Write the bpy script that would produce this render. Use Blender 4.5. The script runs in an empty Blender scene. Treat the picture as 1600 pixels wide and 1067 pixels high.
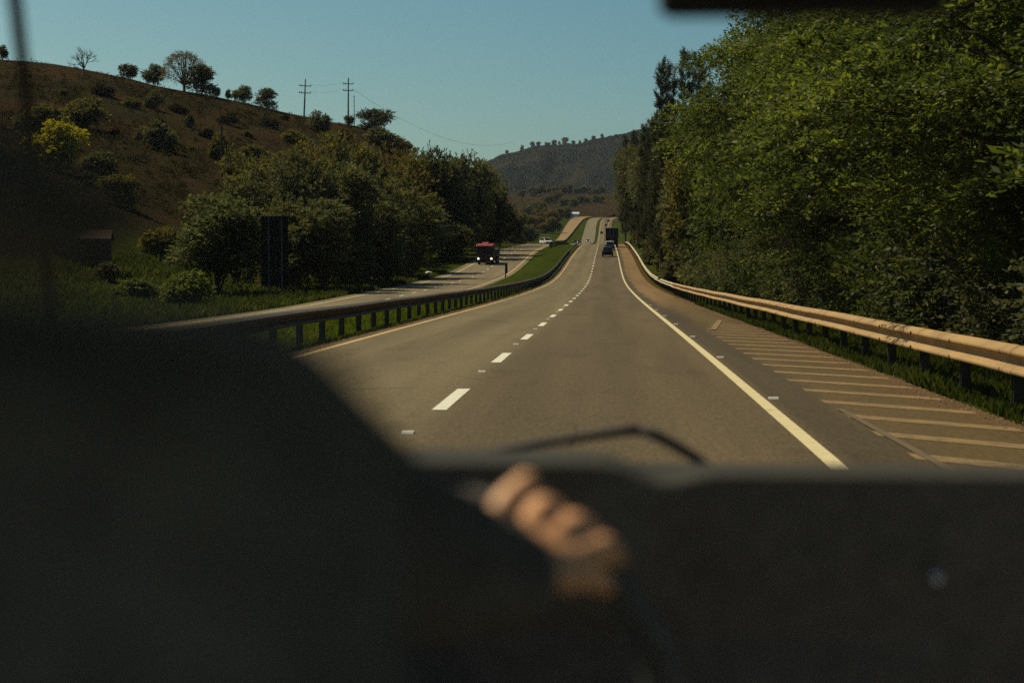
import bpy, bmesh, math, random
import numpy as np
from mathutils import Vector, Matrix

sc = bpy.context.scene
COL = sc.collection
R = math.radians
rnd = random.Random(7)

# ------------------------------------------------------------------ camera frame (used to survey the place)
FPX, EYE = 2500.0, 1.52
PITCH = math.atan(117.5 / FPX)
YAW = math.atan(148 * math.cos(PITCH) / FPX)
_F = np.array([-math.sin(YAW) * math.cos(PITCH), math.cos(YAW) * math.cos(PITCH), -math.sin(PITCH)])
_R = np.array([math.cos(YAW), math.sin(YAW), 0.0])
_U = np.cross(_R, _F)


def P(px, py, Y):
    """survey: the point at distance Y along the sight line of a photo pixel"""
    d = _F + (px - 800) / FPX * _R + (533.5 - py) / FPX * _U
    d = d / d[1]
    return Vector((d[0] * Y, Y, EYE + d[2] * Y))


def PX(X, Y):
    """photo column of a ground position (arrays allowed)"""
    v0, v1 = X, Y
    fx = v0 * _R[0] + v1 * _R[1]
    fz = v0 * _F[0] + v1 * _F[1]
    return 800 + FPX * fx / np.maximum(fz, 1e-3)


# ------------------------------------------------------------------ tagging
def tag(o, label=None, cat=None, group=None, kind=None):
    if label: o['label'] = label
    if cat: o['category'] = cat
    if group: o['group'] = group
    if kind: o['kind'] = kind
    return o


def empty(name, loc=(0, 0, 0), rz=0.0):
    o = bpy.data.objects.new(name, None)
    o.location = loc
    o.rotation_euler = (0, 0, rz)
    o.empty_display_size = 0.2
    COL.objects.link(o)
    return o


def link(name, me, mat=None, parent=None, smooth=False):
    if mat is not None and len(me.materials) == 0:
        me.materials.append(mat)
    if smooth:
        me.polygons.foreach_set('use_smooth', [True] * len(me.polygons))
    o = bpy.data.objects.new(name, me)
    COL.objects.link(o)
    if parent is not None:
        o.parent = parent
    return o


def mesh_np(name, V, Fq, smooth=False):
    """V (n,3); Fq (m,k) constant polygon size"""
    V = np.asarray(V, dtype=np.float32)
    Fq = np.asarray(Fq, dtype=np.int32)
    me = bpy.data.meshes.new(name)
    me.vertices.add(len(V))
    me.vertices.foreach_set('co', V.ravel())
    m, k = Fq.shape
    me.loops.add(m * k)
    me.loops.foreach_set('vertex_index', Fq.ravel())
    me.polygons.add(m)
    me.polygons.foreach_set('loop_start', np.arange(0, m * k, k, dtype=np.int32))
    if smooth:
        me.polygons.foreach_set('use_smooth', np.ones(m, dtype=bool))
    me.update(calc_edges=True)
    me.validate()
    return me


class MB:
    """collects shapes into one mesh"""

    def __init__(self):
        self.v, self.f = [], []

    def add(self, vs, fs):
        b = len(self.v)
        self.v += [tuple(x) for x in vs]
        self.f += [tuple(b + i for i in f) for f in fs]

    def box(self, c, s, rot=None):
        hx, hy, hz = s[0] / 2, s[1] / 2, s[2] / 2
        vs = [Vector((x, y, z)) for x in (-hx, hx) for y in (-hy, hy) for z in (-hz, hz)]
        if rot is not None:
            vs = [rot @ v for v in vs]
        c = Vector(c)
        self.add([v + c for v in vs], [(0, 1, 3, 2), (4, 6, 7, 5), (0, 4, 5, 1), (2, 3, 7, 6), (0, 2, 6, 4), (1, 5, 7, 3)])

    def tube(self, pts, rad, n=8, cap=True):
        pts = [Vector(p) for p in pts]
        if not hasattr(rad, '__len__'):
            rad = [rad] * len(pts)
        rings = []
        ref = Vector((0, 0, 1))
        for i, p in enumerate(pts):
            d = (pts[min(i + 1, len(pts) - 1)] - pts[max(i - 1, 0)])
            if d.length < 1e-9: d = Vector((0, 0, 1))
            d.normalize()
            a = ref if abs(d.dot(ref)) < 0.95 else Vector((1, 0, 0))
            u = d.cross(a).normalized()
            w = d.cross(u)
            rings.append([p + (u * math.cos(2 * math.pi * k / n) + w * math.sin(2 * math.pi * k / n)) * rad[i] for k in range(n)])
        vs = [v for r in rings for v in r]
        fs = []
        for i in range(len(pts) - 1):
            for k in range(n):
                k2 = (k + 1) % n
                fs.append((i * n + k, i * n + k2, (i + 1) * n + k2, (i + 1) * n + k))
        if cap:
            fs.append(tuple(range(n - 1, -1, -1)))
            fs.append(tuple((len(pts) - 1) * n + k for k in range(n)))
        self.add(vs, fs)

    def ball(self, c, r, n=10, m=7, sc_=(1, 1, 1)):
        c = Vector(c)
        vs = [c + Vector((0, 0, -r * sc_[2]))]
        for i in range(1, m):
            a = -math.pi / 2 + math.pi * i / m
            for k in range(n):
                b = 2 * math.pi * k / n
                vs.append(c + Vector((r * sc_[0] * math.cos(a) * math.cos(b), r * sc_[1] * math.cos(a) * math.sin(b), r * sc_[2] * math.sin(a))))
        vs.append(c + Vector((0, 0, r * sc_[2])))
        fs = []
        for k in range(n):
            fs.append((0, 1 + (k + 1) % n, 1 + k))
        for i in range(m - 2):
            for k in range(n):
                a, b = 1 + i * n + k, 1 + i * n + (k + 1) % n
                fs.append((a, b, b + n, a + n))
        t = len(vs) - 1
        for k in range(n):
            fs.append((t, 1 + (m - 2) * n + k, 1 + (m - 2) * n + (k + 1) % n))
        self.add(vs, fs)

    def capsule(self, a, b, ra, rb, n=14):
        a, b = Vector(a), Vector(b)
        self.ball(a, ra, n, 9)
        self.ball(b, rb, n, 9)
        self.tube([a, b], [ra, rb], n)

    def prism(self, prof, x0, x1):
        """profile [(y,z)] extruded along x"""
        n = len(prof)
        vs = [(x0, y, z) for y, z in prof] + [(x1, y, z) for y, z in prof]
        fs = [tuple(range(n)), tuple(range(2 * n - 1, n - 1, -1))]
        for i in range(n):
            j = (i + 1) % n
            fs.append((i, i + n, j + n, j))
        self.add(vs, fs)

    def quad(self, a, b, c, d):
        self.add([a, b, c, d], [(0, 1, 2, 3)])

    def mesh(self, name):
        me = bpy.data.meshes.new(name)
        me.from_pydata([tuple(v) for v in self.v], [], self.f)
        me.update()
        return me

    def build(self, name, mat, parent=None, smooth=False, bevel=0.0, seg=2):
        me = self.mesh(name)
        if bevel:
            bm = bmesh.new()
            bm.from_mesh(me)
            bmesh.ops.recalc_face_normals(bm, faces=bm.faces)
            es = [e for e in bm.edges if len(e.link_faces) == 2 and e.calc_face_angle(0) > 0.5]
            bmesh.ops.bevel(bm, geom=es, offset=bevel, segments=seg, affect='EDGES', profile=0.5)
            bm.to_mesh(me)
            bm.free()
        else:
            bm = bmesh.new()
            bm.from_mesh(me)
            bmesh.ops.recalc_face_normals(bm, faces=bm.faces)
            bm.to_mesh(me)
            bm.free()
        o = link(name, me, mat, parent, smooth)
        return o


# ------------------------------------------------------------------ materials
def new_mat(name):
    m = bpy.data.materials.new(name)
    m.use_nodes = True
    nt = m.node_tree
    for n in list(nt.nodes):
        nt.nodes.remove(n)
    out = nt.nodes.new('ShaderNodeOutputMaterial')
    return m, nt, out


def nd(nt, t, **kw):
    n = nt.nodes.new(t)
    for k, v in kw.items():
        if k.startswith('i_'):
            n.inputs[k[2:].replace('_', ' ')].default_value = v
        else:
            setattr(n, k, v)
    return n


def noise(nt, scale, detail=4.0, rough=0.55, vec=None, vscale=None):
    if vec is None:
        vec = nd(nt, 'ShaderNodeTexCoord').outputs['Object']
    if vscale is not None:
        mp = nd(nt, 'ShaderNodeMapping')
        mp.inputs['Scale'].default_value = vscale
        nt.links.new(vec, mp.inputs['Vector'])
        vec = mp.outputs['Vector']
    n = nd(nt, 'ShaderNodeTexNoise')
    n.inputs['Scale'].default_value = scale
    n.inputs['Detail'].default_value = detail
    n.inputs['Roughness'].default_value = rough
    nt.links.new(vec, n.inputs['Vector'])
    return n.outputs['Fac']


def ramp(nt, fac, stops):
    r = nd(nt, 'ShaderNodeValToRGB')
    el = r.color_ramp.elements
    while len(el) < len(stops):
        el.new(0.5)
    for e, (p, c) in zip(el, stops):
        e.position = p
        e.color = (c[0], c[1], c[2], 1)
    nt.links.new(fac, r.inputs['Fac'])
    return r.outputs['Color']


def mixc(nt, fac, a, b, mode='MIX'):
    m = nd(nt, 'ShaderNodeMix', data_type='RGBA', blend_type=mode)
    for s, v in ((0, fac), (6, a), (7, b)):
        if isinstance(v, (int, float)):
            m.inputs[s].default_value = v
        elif isinstance(v, (tuple, list)):
            m.inputs[s].default_value = (v[0], v[1], v[2], 1)
        else:
            nt.links.new(v, m.inputs[s])
    return m.outputs[2]


def math_n(nt, op, a, b=0.0, c=0.0):
    m = nd(nt, 'ShaderNodeMath', operation=op)
    for i, v in enumerate((a, b, c)):
        if isinstance(v, (int, float)):
            m.inputs[i].default_value = v
        else:
            nt.links.new(v, m.inputs[i])
    return m.outputs[0]


def smooth_n(nt, x, a, b):
    m = nd(nt, 'ShaderNodeMapRange', interpolation_type='SMOOTHSTEP')
    nt.links.new(x, m.inputs[0])
    m.inputs[1].default_value, m.inputs[2].default_value = a, b
    return m.outputs[0]


def pbsdf(nt, out, col, rough=0.6, metal=0.0, spec=0.5, bump=None, bstr=0.2, bdist=0.02):
    b = nd(nt, 'ShaderNodeBsdfPrincipled')
    if isinstance(col, (tuple, list)):
        b.inputs['Base Color'].default_value = (col[0], col[1], col[2], 1)
    else:
        nt.links.new(col, b.inputs['Base Color'])
    if isinstance(rough, (int, float)):
        b.inputs['Roughness'].default_value = rough
    else:
        nt.links.new(rough, b.inputs['Roughness'])
    b.inputs['Metallic'].default_value = metal
    b.inputs['Specular IOR Level'].default_value = spec
    if bump is not None:
        bn = nd(nt, 'ShaderNodeBump')
        bn.inputs['Strength'].default_value = bstr
        bn.inputs['Distance'].default_value = bdist
        nt.links.new(bump, bn.inputs['Height'])
        nt.links.new(bn.outputs['Normal'], b.inputs['Normal'])
    nt.links.new(b.outputs['BSDF'], out.inputs['Surface'])
    return b


def simple(name, col, rough=0.6, metal=0.0, spec=0.5, var=0.25, scale=3.0, bstr=0.0):
    m, nt, out = new_mat(name)
    n = noise(nt, scale, 5)
    lo = tuple(c * (1 - var) for c in col)
    hi = tuple(min(1, c * (1 + var)) for c in col)
    c = ramp(nt, n, [(0.3, lo), (0.7, hi)])
    pbsdf(nt, out, c, rough, metal, spec, bump=n if bstr else None, bstr=bstr)
    return m


def emit(name, col, strength):
    m, nt, out = new_mat(name)
    e = nd(nt, 'ShaderNodeEmission')
    e.inputs['Color'].default_value = (*col, 1)
    e.inputs['Strength'].default_value = strength
    nt.links.new(e.outputs[0], out.inputs['Surface'])
    return m


def leaf_mat(name, a, b, c, trans=0.4, scale=0.35, gloss=0.05):
    """a dark, b mid, c light; leaf to leaf and clump to clump colour differences"""
    m, nt, out = new_mat(name)
    geo = nd(nt, 'ShaderNodeNewGeometry')
    oi = nd(nt, 'ShaderNodeObjectInfo')
    n = noise(nt, scale, 3)
    f = math_n(nt, 'ADD', math_n(nt, 'MULTIPLY_ADD', n, 1.25, -0.25), math_n(nt, 'MULTIPLY', geo.outputs['Random Per Island'], 0.45))
    f = math_n(nt, 'ADD', f, math_n(nt, 'MULTIPLY', oi.outputs['Random'], 0.18))
    col = ramp(nt, f, [(0.42, a), (0.68, b), (0.95, c)])
    d = nd(nt, 'ShaderNodeBsdfDiffuse')
    t = nd(nt, 'ShaderNodeBsdfTranslucent')
    g = nd(nt, 'ShaderNodeBsdfGlossy')
    g.inputs['Roughness'].default_value = 0.55
    g.inputs['Color'].default_value = (0.8, 0.8, 0.7, 1)
    nt.links.new(col, d.inputs['Color'])
    tc = mixc(nt, 1.0, col, (1.35, 1.3, 0.6), 'MULTIPLY')
    nt.links.new(tc, t.inputs['Color'])
    m1 = nd(nt, 'ShaderNodeMixShader')
    m1.inputs[0].default_value = trans
    nt.links.new(d.outputs[0], m1.inputs[1])
    nt.links.new(t.outputs[0], m1.inputs[2])
    m2 = nd(nt, 'ShaderNodeMixShader')
    m2.inputs[0].default_value = gloss * 0.3
    nt.links.new(m1.outputs[0], m2.inputs[1])
    nt.links.new(g.outputs[0], m2.inputs[2])
    nt.links.new(m2.outputs[0], out.inputs['Surface'])
    return m


M = {}
M['bark'] = simple('bark', (0.055, 0.043, 0.032), 0.9, var=0.5, scale=6, bstr=0.4)
M['leaf_right'] = leaf_mat('leaf_bright_green', (0.026, 0.04, 0.016), (0.054, 0.078, 0.021), (0.15, 0.18, 0.034), 0.5, 0.5, 0.06)
M['leaf_bush'] = leaf_mat('leaf_pale_bush', (0.045, 0.058, 0.022), (0.075, 0.095, 0.030), (0.12, 0.14, 0.04), 0.45, 0.5, 0.02)
M['leaf_right3'] = leaf_mat('leaf_olive_roadside', (0.036, 0.05, 0.019), (0.066, 0.086, 0.024), (0.125, 0.145, 0.032), 0.45, 0.5, 0.04)
M['leaf_right2'] = leaf_mat('leaf_mid_green', (0.022, 0.032, 0.014), (0.042, 0.06, 0.019), (0.095, 0.115, 0.028), 0.45, 0.5, 0.05)
M['leaf_dark'] = leaf_mat('leaf_dark_green', (0.0638, 0.0682, 0.0435), (0.0957, 0.1015, 0.0522), (0.1522, 0.1450, 0.0580), 0.3, 0.25, 0.03)
M['leaf_olive'] = leaf_mat('leaf_olive', (0.0598, 0.0624, 0.0312), (0.1040, 0.0988, 0.0364), (0.1950, 0.1625, 0.0390), 0.35, 0.25, 0.03)
M['leaf_brown'] = leaf_mat('leaf_rusty', (0.0528, 0.0456, 0.0216), (0.1020, 0.0792, 0.0264), (0.1800, 0.1260, 0.0336), 0.35, 0.3, 0.03)
M['leaf_scrub'] = leaf_mat('leaf_scrub', (0.016, 0.016, 0.009), (0.032, 0.028, 0.013), (0.055, 0.045, 0.018), 0.2, 0.1, 0.0)
M['leaf_grey'] = leaf_mat('leaf_greyish', (0.055, 0.062, 0.034), (0.085, 0.096, 0.046), (0.13, 0.14, 0.06), 0.4, 0.4, 0.03)
M['leaf_yellow'] = leaf_mat('leaf_yellow', (0.1, 0.1, 0.012), (0.24, 0.22, 0.018), (0.42, 0.36, 0.03), 0.5, 0.4, 0.03)
M['leaf_conifer'] = leaf_mat('leaf_conifer', (0.0450, 0.0465, 0.0285), (0.0660, 0.0675, 0.0360), (0.0990, 0.0960, 0.0420), 0.15, 0.4, 0.02)
M['grass'] = leaf_mat('grass_blades', (0.035, 0.055, 0.008), (0.075, 0.105, 0.012), (0.12, 0.14, 0.02), 0.4, 0.6, 0.02)
M['weeds'] = leaf_mat('verge_weeds', (0.022, 0.036, 0.008), (0.045, 0.065, 0.014), (0.09, 0.09, 0.03), 0.35, 1.2, 0.02)


def worn_paint(name, col, under, amount=0.5):
    m, nt, out = new_mat(name)
    n = noise(nt, 5.0, 6, 0.7)
    c = mixc(nt, smooth_n(nt, n, amount - 0.12, amount + 0.14), col, under)
    pbsdf(nt, out, c, 0.8)
    return m


M['white_paint'] = worn_paint('white_road_paint', (0.60, 0.58, 0.46), (0.36, 0.33, 0.24), 0.63)
M['cream_paint'] = worn_paint('dusty_cream_road_paint', (0.55, 0.47, 0.26), (0.33, 0.27, 0.15), 0.62)
M['yellow_paint'] = worn_paint('yellow_road_paint', (0.46, 0.31, 0.12), (0.20, 0.14, 0.06), 0.60)
M['hatch_paint'] = worn_paint('worn_ochre_paint', (0.215, 0.133, 0.045), (0.122, 0.080, 0.034), 0.52)


M['faded_paint'] = worn_paint('faded_paint', (0.115, 0.078, 0.036), (0.096, 0.066, 0.031), 0.42)


def asphalt(name, light, dark, right_shoulder=False):
    m, nt, out = new_mat(name)
    tc = nd(nt, 'ShaderNodeTexCoord')
    sep = nd(nt, 'ShaderNodeSeparateXYZ')
    nt.links.new(tc.outputs['Object'], sep.inputs[0])
    X = sep.outputs['X']
    big = noise(nt, 1.0, 4, 0.6, tc.outputs['Object'], (0.9, 0.03, 1))
    fine = noise(nt, 34.0, 8, 0.85, tc.outputs['Object'])
    mid = noise(nt, 0.35, 5, 0.6, tc.outputs['Object'], (1, 0.35, 1))
    speck = noise(nt, 90.0, 2, 0.5, tc.outputs['Object'])
    grit = noise(nt, 1.0, 3, 0.8, tc.outputs['Object'], (26, 3.2, 1))
    if right_shoulder:
        lane = smooth_n(nt, X, -1.95, -1.45)
        c = mixc(nt, lane, light, dark)
        # oil-darkened middle of each lane, polished wheel tracks
        trk = math_n(nt, 'ABSOLUTE', math_n(nt, 'SUBTRACT', math_n(nt, 'ABSOLUTE', X), 0.0))
        dk = math_n(nt, 'SUBTRACT', 1.0, smooth_n(nt, math_n(nt, 'ABSOLUTE', math_n(nt, 'SUBTRACT', X, 0.0)), 0.25, 0.75))
        dk2 = math_n(nt, 'SUBTRACT', 1.0, smooth_n(nt, math_n(nt, 'ABSOLUTE', math_n(nt, 'ADD', X, 3.45)), 0.2, 0.8))
        c = mixc(nt, math_n(nt, 'MULTIPLY', math_n(nt, 'ADD', dk, dk2), 0.16), c, (0.045, 0.035, 0.022))
        sh = smooth_n(nt, X, 1.80, 2.0)
        c = mixc(nt, math_n(nt, 'MULTIPLY', sh, 0.75), c, (0.060, 0.046, 0.028))
        wob = math_n(nt, 'MULTIPLY', math_n(nt, 'SUBTRACT', mid, 0.5), 1.2)
        du = smooth_n(nt, math_n(nt, 'ADD', X, wob), 2.3, 2.75)
        c = mixc(nt, math_n(nt, 'MULTIPLY', du, 0.85), c, (0.112, 0.077, 0.032))
        du2 = smooth_n(nt, math_n(nt, 'ADD', X, wob), 3.3, 3.95)
        c = mixc(nt, du2, c, (0.125, 0.074, 0.030))
        # far down the road the shoulder is covered in ochre earth
        far = smooth_n(nt, sep.outputs['Y'], 52.0, 95.0)
        c = mixc(nt, math_n(nt, 'MULTIPLY', math_n(nt, 'MULTIPLY', far, smooth_n(nt, math_n(nt, 'ADD', X, wob), 2.1, 2.5)), 0.85), c, (0.215, 0.132, 0.054))
        # dust along the yellow line
        dl = math_n(nt, 'SUBTRACT', 1.0, smooth_n(nt, math_n(nt, 'ADD', X, wob), -5.65, -5.25))
        c = mixc(nt, dl, c, (0.13, 0.08, 0.036))
    else:
        c = mixc(nt, smooth_n(nt, mid, 0.35, 0.65), light, dark)
    c = mixc(nt, smooth_n(nt, big, 0.3, 0.75), c, mixc(nt, 1.0, c, (0.72, 0.71, 0.70), 'MULTIPLY'))
    c = mixc(nt, 1.0, c, ramp(nt, fine, [(0.30, (0.50, 0.50, 0.50)), (0.70, (1.42, 1.41, 1.38))]), 'MULTIPLY')
    c = mixc(nt, smooth_n(nt, noise(nt, 0.8, 6, 0.7, tc.outputs['Object'], (1, .3, 1)), 0.52, 0.66), c, mixc(nt, 1.0, c, (0.86, 0.85, 0.84), 'MULTIPLY'))
    ck = nd(nt, 'ShaderNodeTexVoronoi', feature='DISTANCE_TO_EDGE')
    ck.inputs['Scale'].default_value = 0.22
    wv = nd(nt, 'ShaderNodeMix', data_type='VECTOR')
    wv.inputs[0].default_value = 0.12
    nt.links.new(tc.outputs['Object'], wv.inputs[4])
    nz = nd(nt, 'ShaderNodeTexNoise')
    nz.inputs['Scale'].default_value = 0.7
    nz.inputs['Detail'].default_value = 6
    nt.links.new(tc.outputs['Object'], nz.inputs['Vector'])
    nt.links.new(nz.outputs['Color'], wv.inputs[5])
    nt.links.new(wv.outputs[1], ck.inputs['Vector'])
    crack = math_n(nt, 'MULTIPLY', math_n(nt, 'SUBTRACT', 1.0, smooth_n(nt, ck.outputs['Distance'], 0.002, 0.006)), smooth_n(nt, mid, 0.5, 0.6))
    c = mixc(nt, math_n(nt, 'MULTIPLY', crack, 0.55), c, (0.03, 0.026, 0.02))
    c = mixc(nt, 1.0, c, ramp(nt, grit, [(0.32, (0.80, 0.80, 0.81)), (0.68, (1.19, 1.19, 1.18))]), 'MULTIPLY')
    c = mixc(nt, smooth_n(nt, speck, 0.70, 0.78), c, (0.30, 0.27, 0.2))
    pbsdf(nt, out, c, 0.9, spec=0.15, bump=fine, bstr=0.3, bdist=0.01)
    return m


M['asphalt'] = asphalt('asphalt', (0.166, 0.130, 0.069), (0.116, 0.086, 0.047), True)
M['asphalt_pale'] = asphalt('asphalt_pale', (0.20, 0.160, 0.092), (0.165, 0.132, 0.075))
M['crumb'] = simple('earth_crumbs', (0.12, 0.068, 0.03), 0.95, var=.5, scale=3)
M['dirt'] = simple('ochre_earth', (0.20, 0.118, 0.036), 0.95, var=0.35, scale=0.5)


def rail_mat(name, dusty, grime):
    m, nt, out = new_mat(name)
    tc = nd(nt, 'ShaderNodeTexCoord')
    n = noise(nt, 2.2, 6, 0.65, tc.outputs['Object'], (1, 0.5, 1))
    n2 = noise(nt, 25.0, 5, 0.7, tc.outputs['Object'])
    c = mixc(nt, smooth_n(nt, n, 0.35, 0.75), dusty, grime)
    c = mixc(nt, smooth_n(nt, n2, 0.55, 0.72), c, tuple(x * 0.55 for x in grime))
    pbsdf(nt, out, c, 0.7, 0.15, 0.4, bump=n2, bstr=0.15, bdist=0.005)
    return m


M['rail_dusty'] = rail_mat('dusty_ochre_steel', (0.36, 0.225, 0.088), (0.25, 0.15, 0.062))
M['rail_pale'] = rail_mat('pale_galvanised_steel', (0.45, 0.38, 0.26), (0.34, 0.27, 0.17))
M['rail_dark'] = rail_mat('shaded_brown_steel', (0.095, 0.075, 0.05), (0.06, 0.046, 0.032))  # dark tone carries the shade on the rail side away from the sun
M['post'] = simple('weathered_post_steel', (0.055, 0.045, 0.033), 0.8, var=0.4, scale=5)
M['stud'] = simple('pale_road_stud', (0.62, 0.60, 0.52), 0.4, var=0.1)


# terrain: green near the roads, dry brown on the hill (attribute 'dry'), bare earth (attribute 'earth')
def terrain_mat():
    m, nt, out = new_mat('terrain_grass')
    tc = nd(nt, 'ShaderNodeTexCoord')
    at = nd(nt, 'ShaderNodeAttribute', attribute_name='dry')
    n1 = noise(nt, 0.05, 6, 0.6, tc.outputs['Object'])
    n2 = noise(nt, 0.6, 6, 0.7, tc.outputs['Object'])
    n3 = noise(nt, 6.0, 5, 0.75, tc.outputs['Object'])
    green = ramp(nt, n2, [(0.3, (0.020, 0.029, 0.006)), (0.55, (0.036, 0.048, 0.008)), (0.75, (0.058, 0.062, 0.013))])
    dry = ramp(nt, n2, [(0.25, (0.015, 0.013, 0.007)), (0.5, (0.032, 0.023, 0.0105)), (0.75, (0.056, 0.040, 0.018))])
    red = ramp(nt, n1, [(0.42, (0.0, 0.0, 0.0)), (0.62, (1, 1, 1))])
    dry = mixc(nt, math_n(nt, 'MULTIPLY', red, 0.55), dry, (0.040, 0.022, 0.0095))
    scrub = smooth_n(nt, noise(nt, 0.028, 7, 0.75, tc.outputs['Object']), 0.46, 0.58)
    dry = mixc(nt, math_n(nt, 'MULTIPLY', scrub, 0.75), dry, (0.018, 0.019, 0.009))
    f = math_n(nt, 'ADD', at.outputs['Fac'], math_n(nt, 'MULTIPLY', math_n(nt, 'SUBTRACT', n1, 0.5), 0.9))
    c = mixc(nt, smooth_n(nt, f, 0.3, 0.7), green, dry)
    ea = nd(nt, 'ShaderNodeAttribute', attribute_name='earth')
    fe = math_n(nt, 'ADD', ea.outputs['Fac'], math_n(nt, 'MULTIPLY', math_n(nt, 'SUBTRACT', n3, 0.5), 1.0))
    c = mixc(nt, smooth_n(nt, fe, 0.45, 0.75), c, (0.095, 0.052, 0.022))
    c = mixc(nt, 1.0, c, ramp(nt, n3, [(0.2, (0.6, 0.6, 0.6)), (0.8, (1.35, 1.35, 1.35))]), 'MULTIPLY')
    pbsdf(nt, out, c, 1.0, spec=0.0, bump=n3, bstr=0.6, bdist=0.15)
    return m


M['terrain'] = terrain_mat()

# interior
M['dash'] = simple('grey_dash_plastic', (0.135, 0.122, 0.106), 0.75, spec=.2, var=0.2, scale=40, bstr=0.1)
M['pad'] = simple('black_dash_pad', (0.040, 0.038, 0.032), 0.85, spec=.1, var=.2, scale=40)
M['trim'] = simple('grey_cabin_trim', (0.30, 0.29, 0.27), 0.8, spec=.2)
M['seat'] = simple('grey_seat_fabric', (0.140, 0.125, 0.108), 0.95, spec=0.1, var=0.3, scale=60)
M['lining'] = simple('pale_roof_lining', (0.5, 0.49, 0.46), 0.95, spec=0.1)
M['rubber'] = simple('black_rubber', (0.012, 0.012, 0.012), 0.7)
M['carpaint'] = simple('dark_car_paint', (0.03, 0.035, 0.035), 0.3, spec=0.5)
M['shirt'] = simple('black_shirt_cloth', (0.105, 0.094, 0.080), 0.95, spec=0.05, var=0.3, scale=30)
M['trousers'] = simple('dark_trouser_cloth', (0.015, 0.016, 0.02), 0.95, spec=0.05)
M['hair'] = simple('dark_hair', (0.012, 0.009, 0.007), 0.6, var=0.4, scale=60)
M['wheel_leather'] = simple('wheel_leather', (0.13, 0.12, 0.105), 0.7, spec=.2, var=0.2, scale=50)
M['chrome'] = simple('chrome', (0.7, 0.7, 0.7), 0.12, 1.0, var=0.05)


def skin():
    m, nt, out = new_mat('skin')
    n = noise(nt, 18, 4)
    c = ramp(nt, n, [(0.3, (0.66, 0.33, 0.155)), (0.7, (0.78, 0.42, 0.21))])
    b = pbsdf(nt, out, c, 0.5, spec=0.4)
    b.inputs['Subsurface Weight'].default_value = 0.1
    b.inputs['Subsurface Radius'].default_value = (0.01, 0.004, 0.002)
    b.inputs['Subsurface Scale'].default_value = 0.5
    return m


M['skin'] = skin()


def pane(name, tint, refl):
    m, nt, out = new_mat(name)
    t = nd(nt, 'ShaderNodeBsdfTransparent')
    t.inputs['Color'].default_value = (*tint, 1)
    g = nd(nt, 'ShaderNodeBsdfGlossy')
    g.inputs['Roughness'].default_value = 0.0
    mx = nd(nt, 'ShaderNodeMixShader')
    mx.inputs[0].default_value = refl
    nt.links.new(t.outputs[0], mx.inputs[1])
    nt.links.new(g.outputs[0], mx.inputs[2])
    nt.links.new(mx.outputs[0], out.inputs['Surface'])
    return m


M['windscreen'] = pane('clear_windscreen_glass', (0.97, 0.98, 0.96), 0.02)
M['side_glass'] = pane('side_window_glass', (0.95, 0.96, 0.94), 0.02)
M['dark_glass'] = simple('dark_vehicle_glass', (0.012, 0.014, 0.015), 0.08, spec=0.5)
M['tyre'] = simple('tyre', (0.014, 0.014, 0.014), 0.85)
M['steel'] = simple('wheel_steel', (0.3, 0.3, 0.3), 0.4, 0.6)
M['black_paint'] = simple('black_vehicle_paint', (0.010, 0.010, 0.012), 0.4, spec=0.4)
M['white_car'] = simple('white_vehicle_paint', (0.75, 0.75, 0.72), 0.35)
M['grey_car'] = simple('grey_vehicle_paint', (0.08, 0.085, 0.095), 0.35)
M['red_paint'] = simple('red_vehicle_paint', (0.27, 0.022, 0.014), 0.4)
M['red_shaded'] = simple('red_vehicle_paint_shaded', (0.05, 0.010, 0.008), 0.5)  # darker copy of the truck's red: cab shade put into the colour
M['lamp_on'] = emit('lit_headlight', (1.0, 0.92, 0.72), 2.2)
M['tail_lamp'] = simple('red_lamp_lens', (0.25, 0.01, 0.01), 0.3)
M['tarp'] = simple('dark_cargo_tarp', (0.018, 0.018, 0.018), 0.8)
M['truck_bed'] = simple('dark_olive_bed', (0.03, 0.032, 0.018), 0.7)
M['pole_wood'] = simple('dark_pole_wood', (0.03, 0.023, 0.018), 0.9, var=0.3)
M['wire'] = simple('wire_metal', (0.05, 0.05, 0.05), 0.6)
M['insulator'] = simple('insulator_ceramic', (0.06, 0.04, 0.03), 0.4)
M['sign_back'] = simple('dark_sign_back', (0.012, 0.013, 0.012), 0.9, spec=0.1, var=0.2)
M['sign_post'] = simple('sign_post_steel', (0.055, 0.052, 0.045), 0.7)
M['brick'] = simple('dark_brick', (0.05, 0.034, 0.028), 0.9, var=0.4, scale=3)
M['roof_tile'] = simple('red_roof_tile', (0.075, 0.035, 0.024), 0.9, var=0.4, scale=4)
M['white_wall'] = simple('whitewashed_wall', (0.6, 0.6, 0.56), 0.8)
M['sheet_roof'] = simple('pale_sheet_roof', (0.62, 0.62, 0.6), 0.5)


# ------------------------------------------------------------------ survey of the roads
def curve(tab, sigma=10):
    y = np.array([t[0] for t in tab], float)
    v = np.array([t[1] for t in tab], float)
    g = np.arange(-120, 2600, 2.0)
    a = np.interp(g, y, v)
    k = np.exp(-0.5 * (np.arange(-20, 21) * 2.0 / sigma) ** 2)
    k /= k.sum()
    a2 = np.convolve(np.pad(a, 20, mode='edge'), k, 'valid')
    return lambda Y: np.interp(Y, g, a2)


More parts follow.
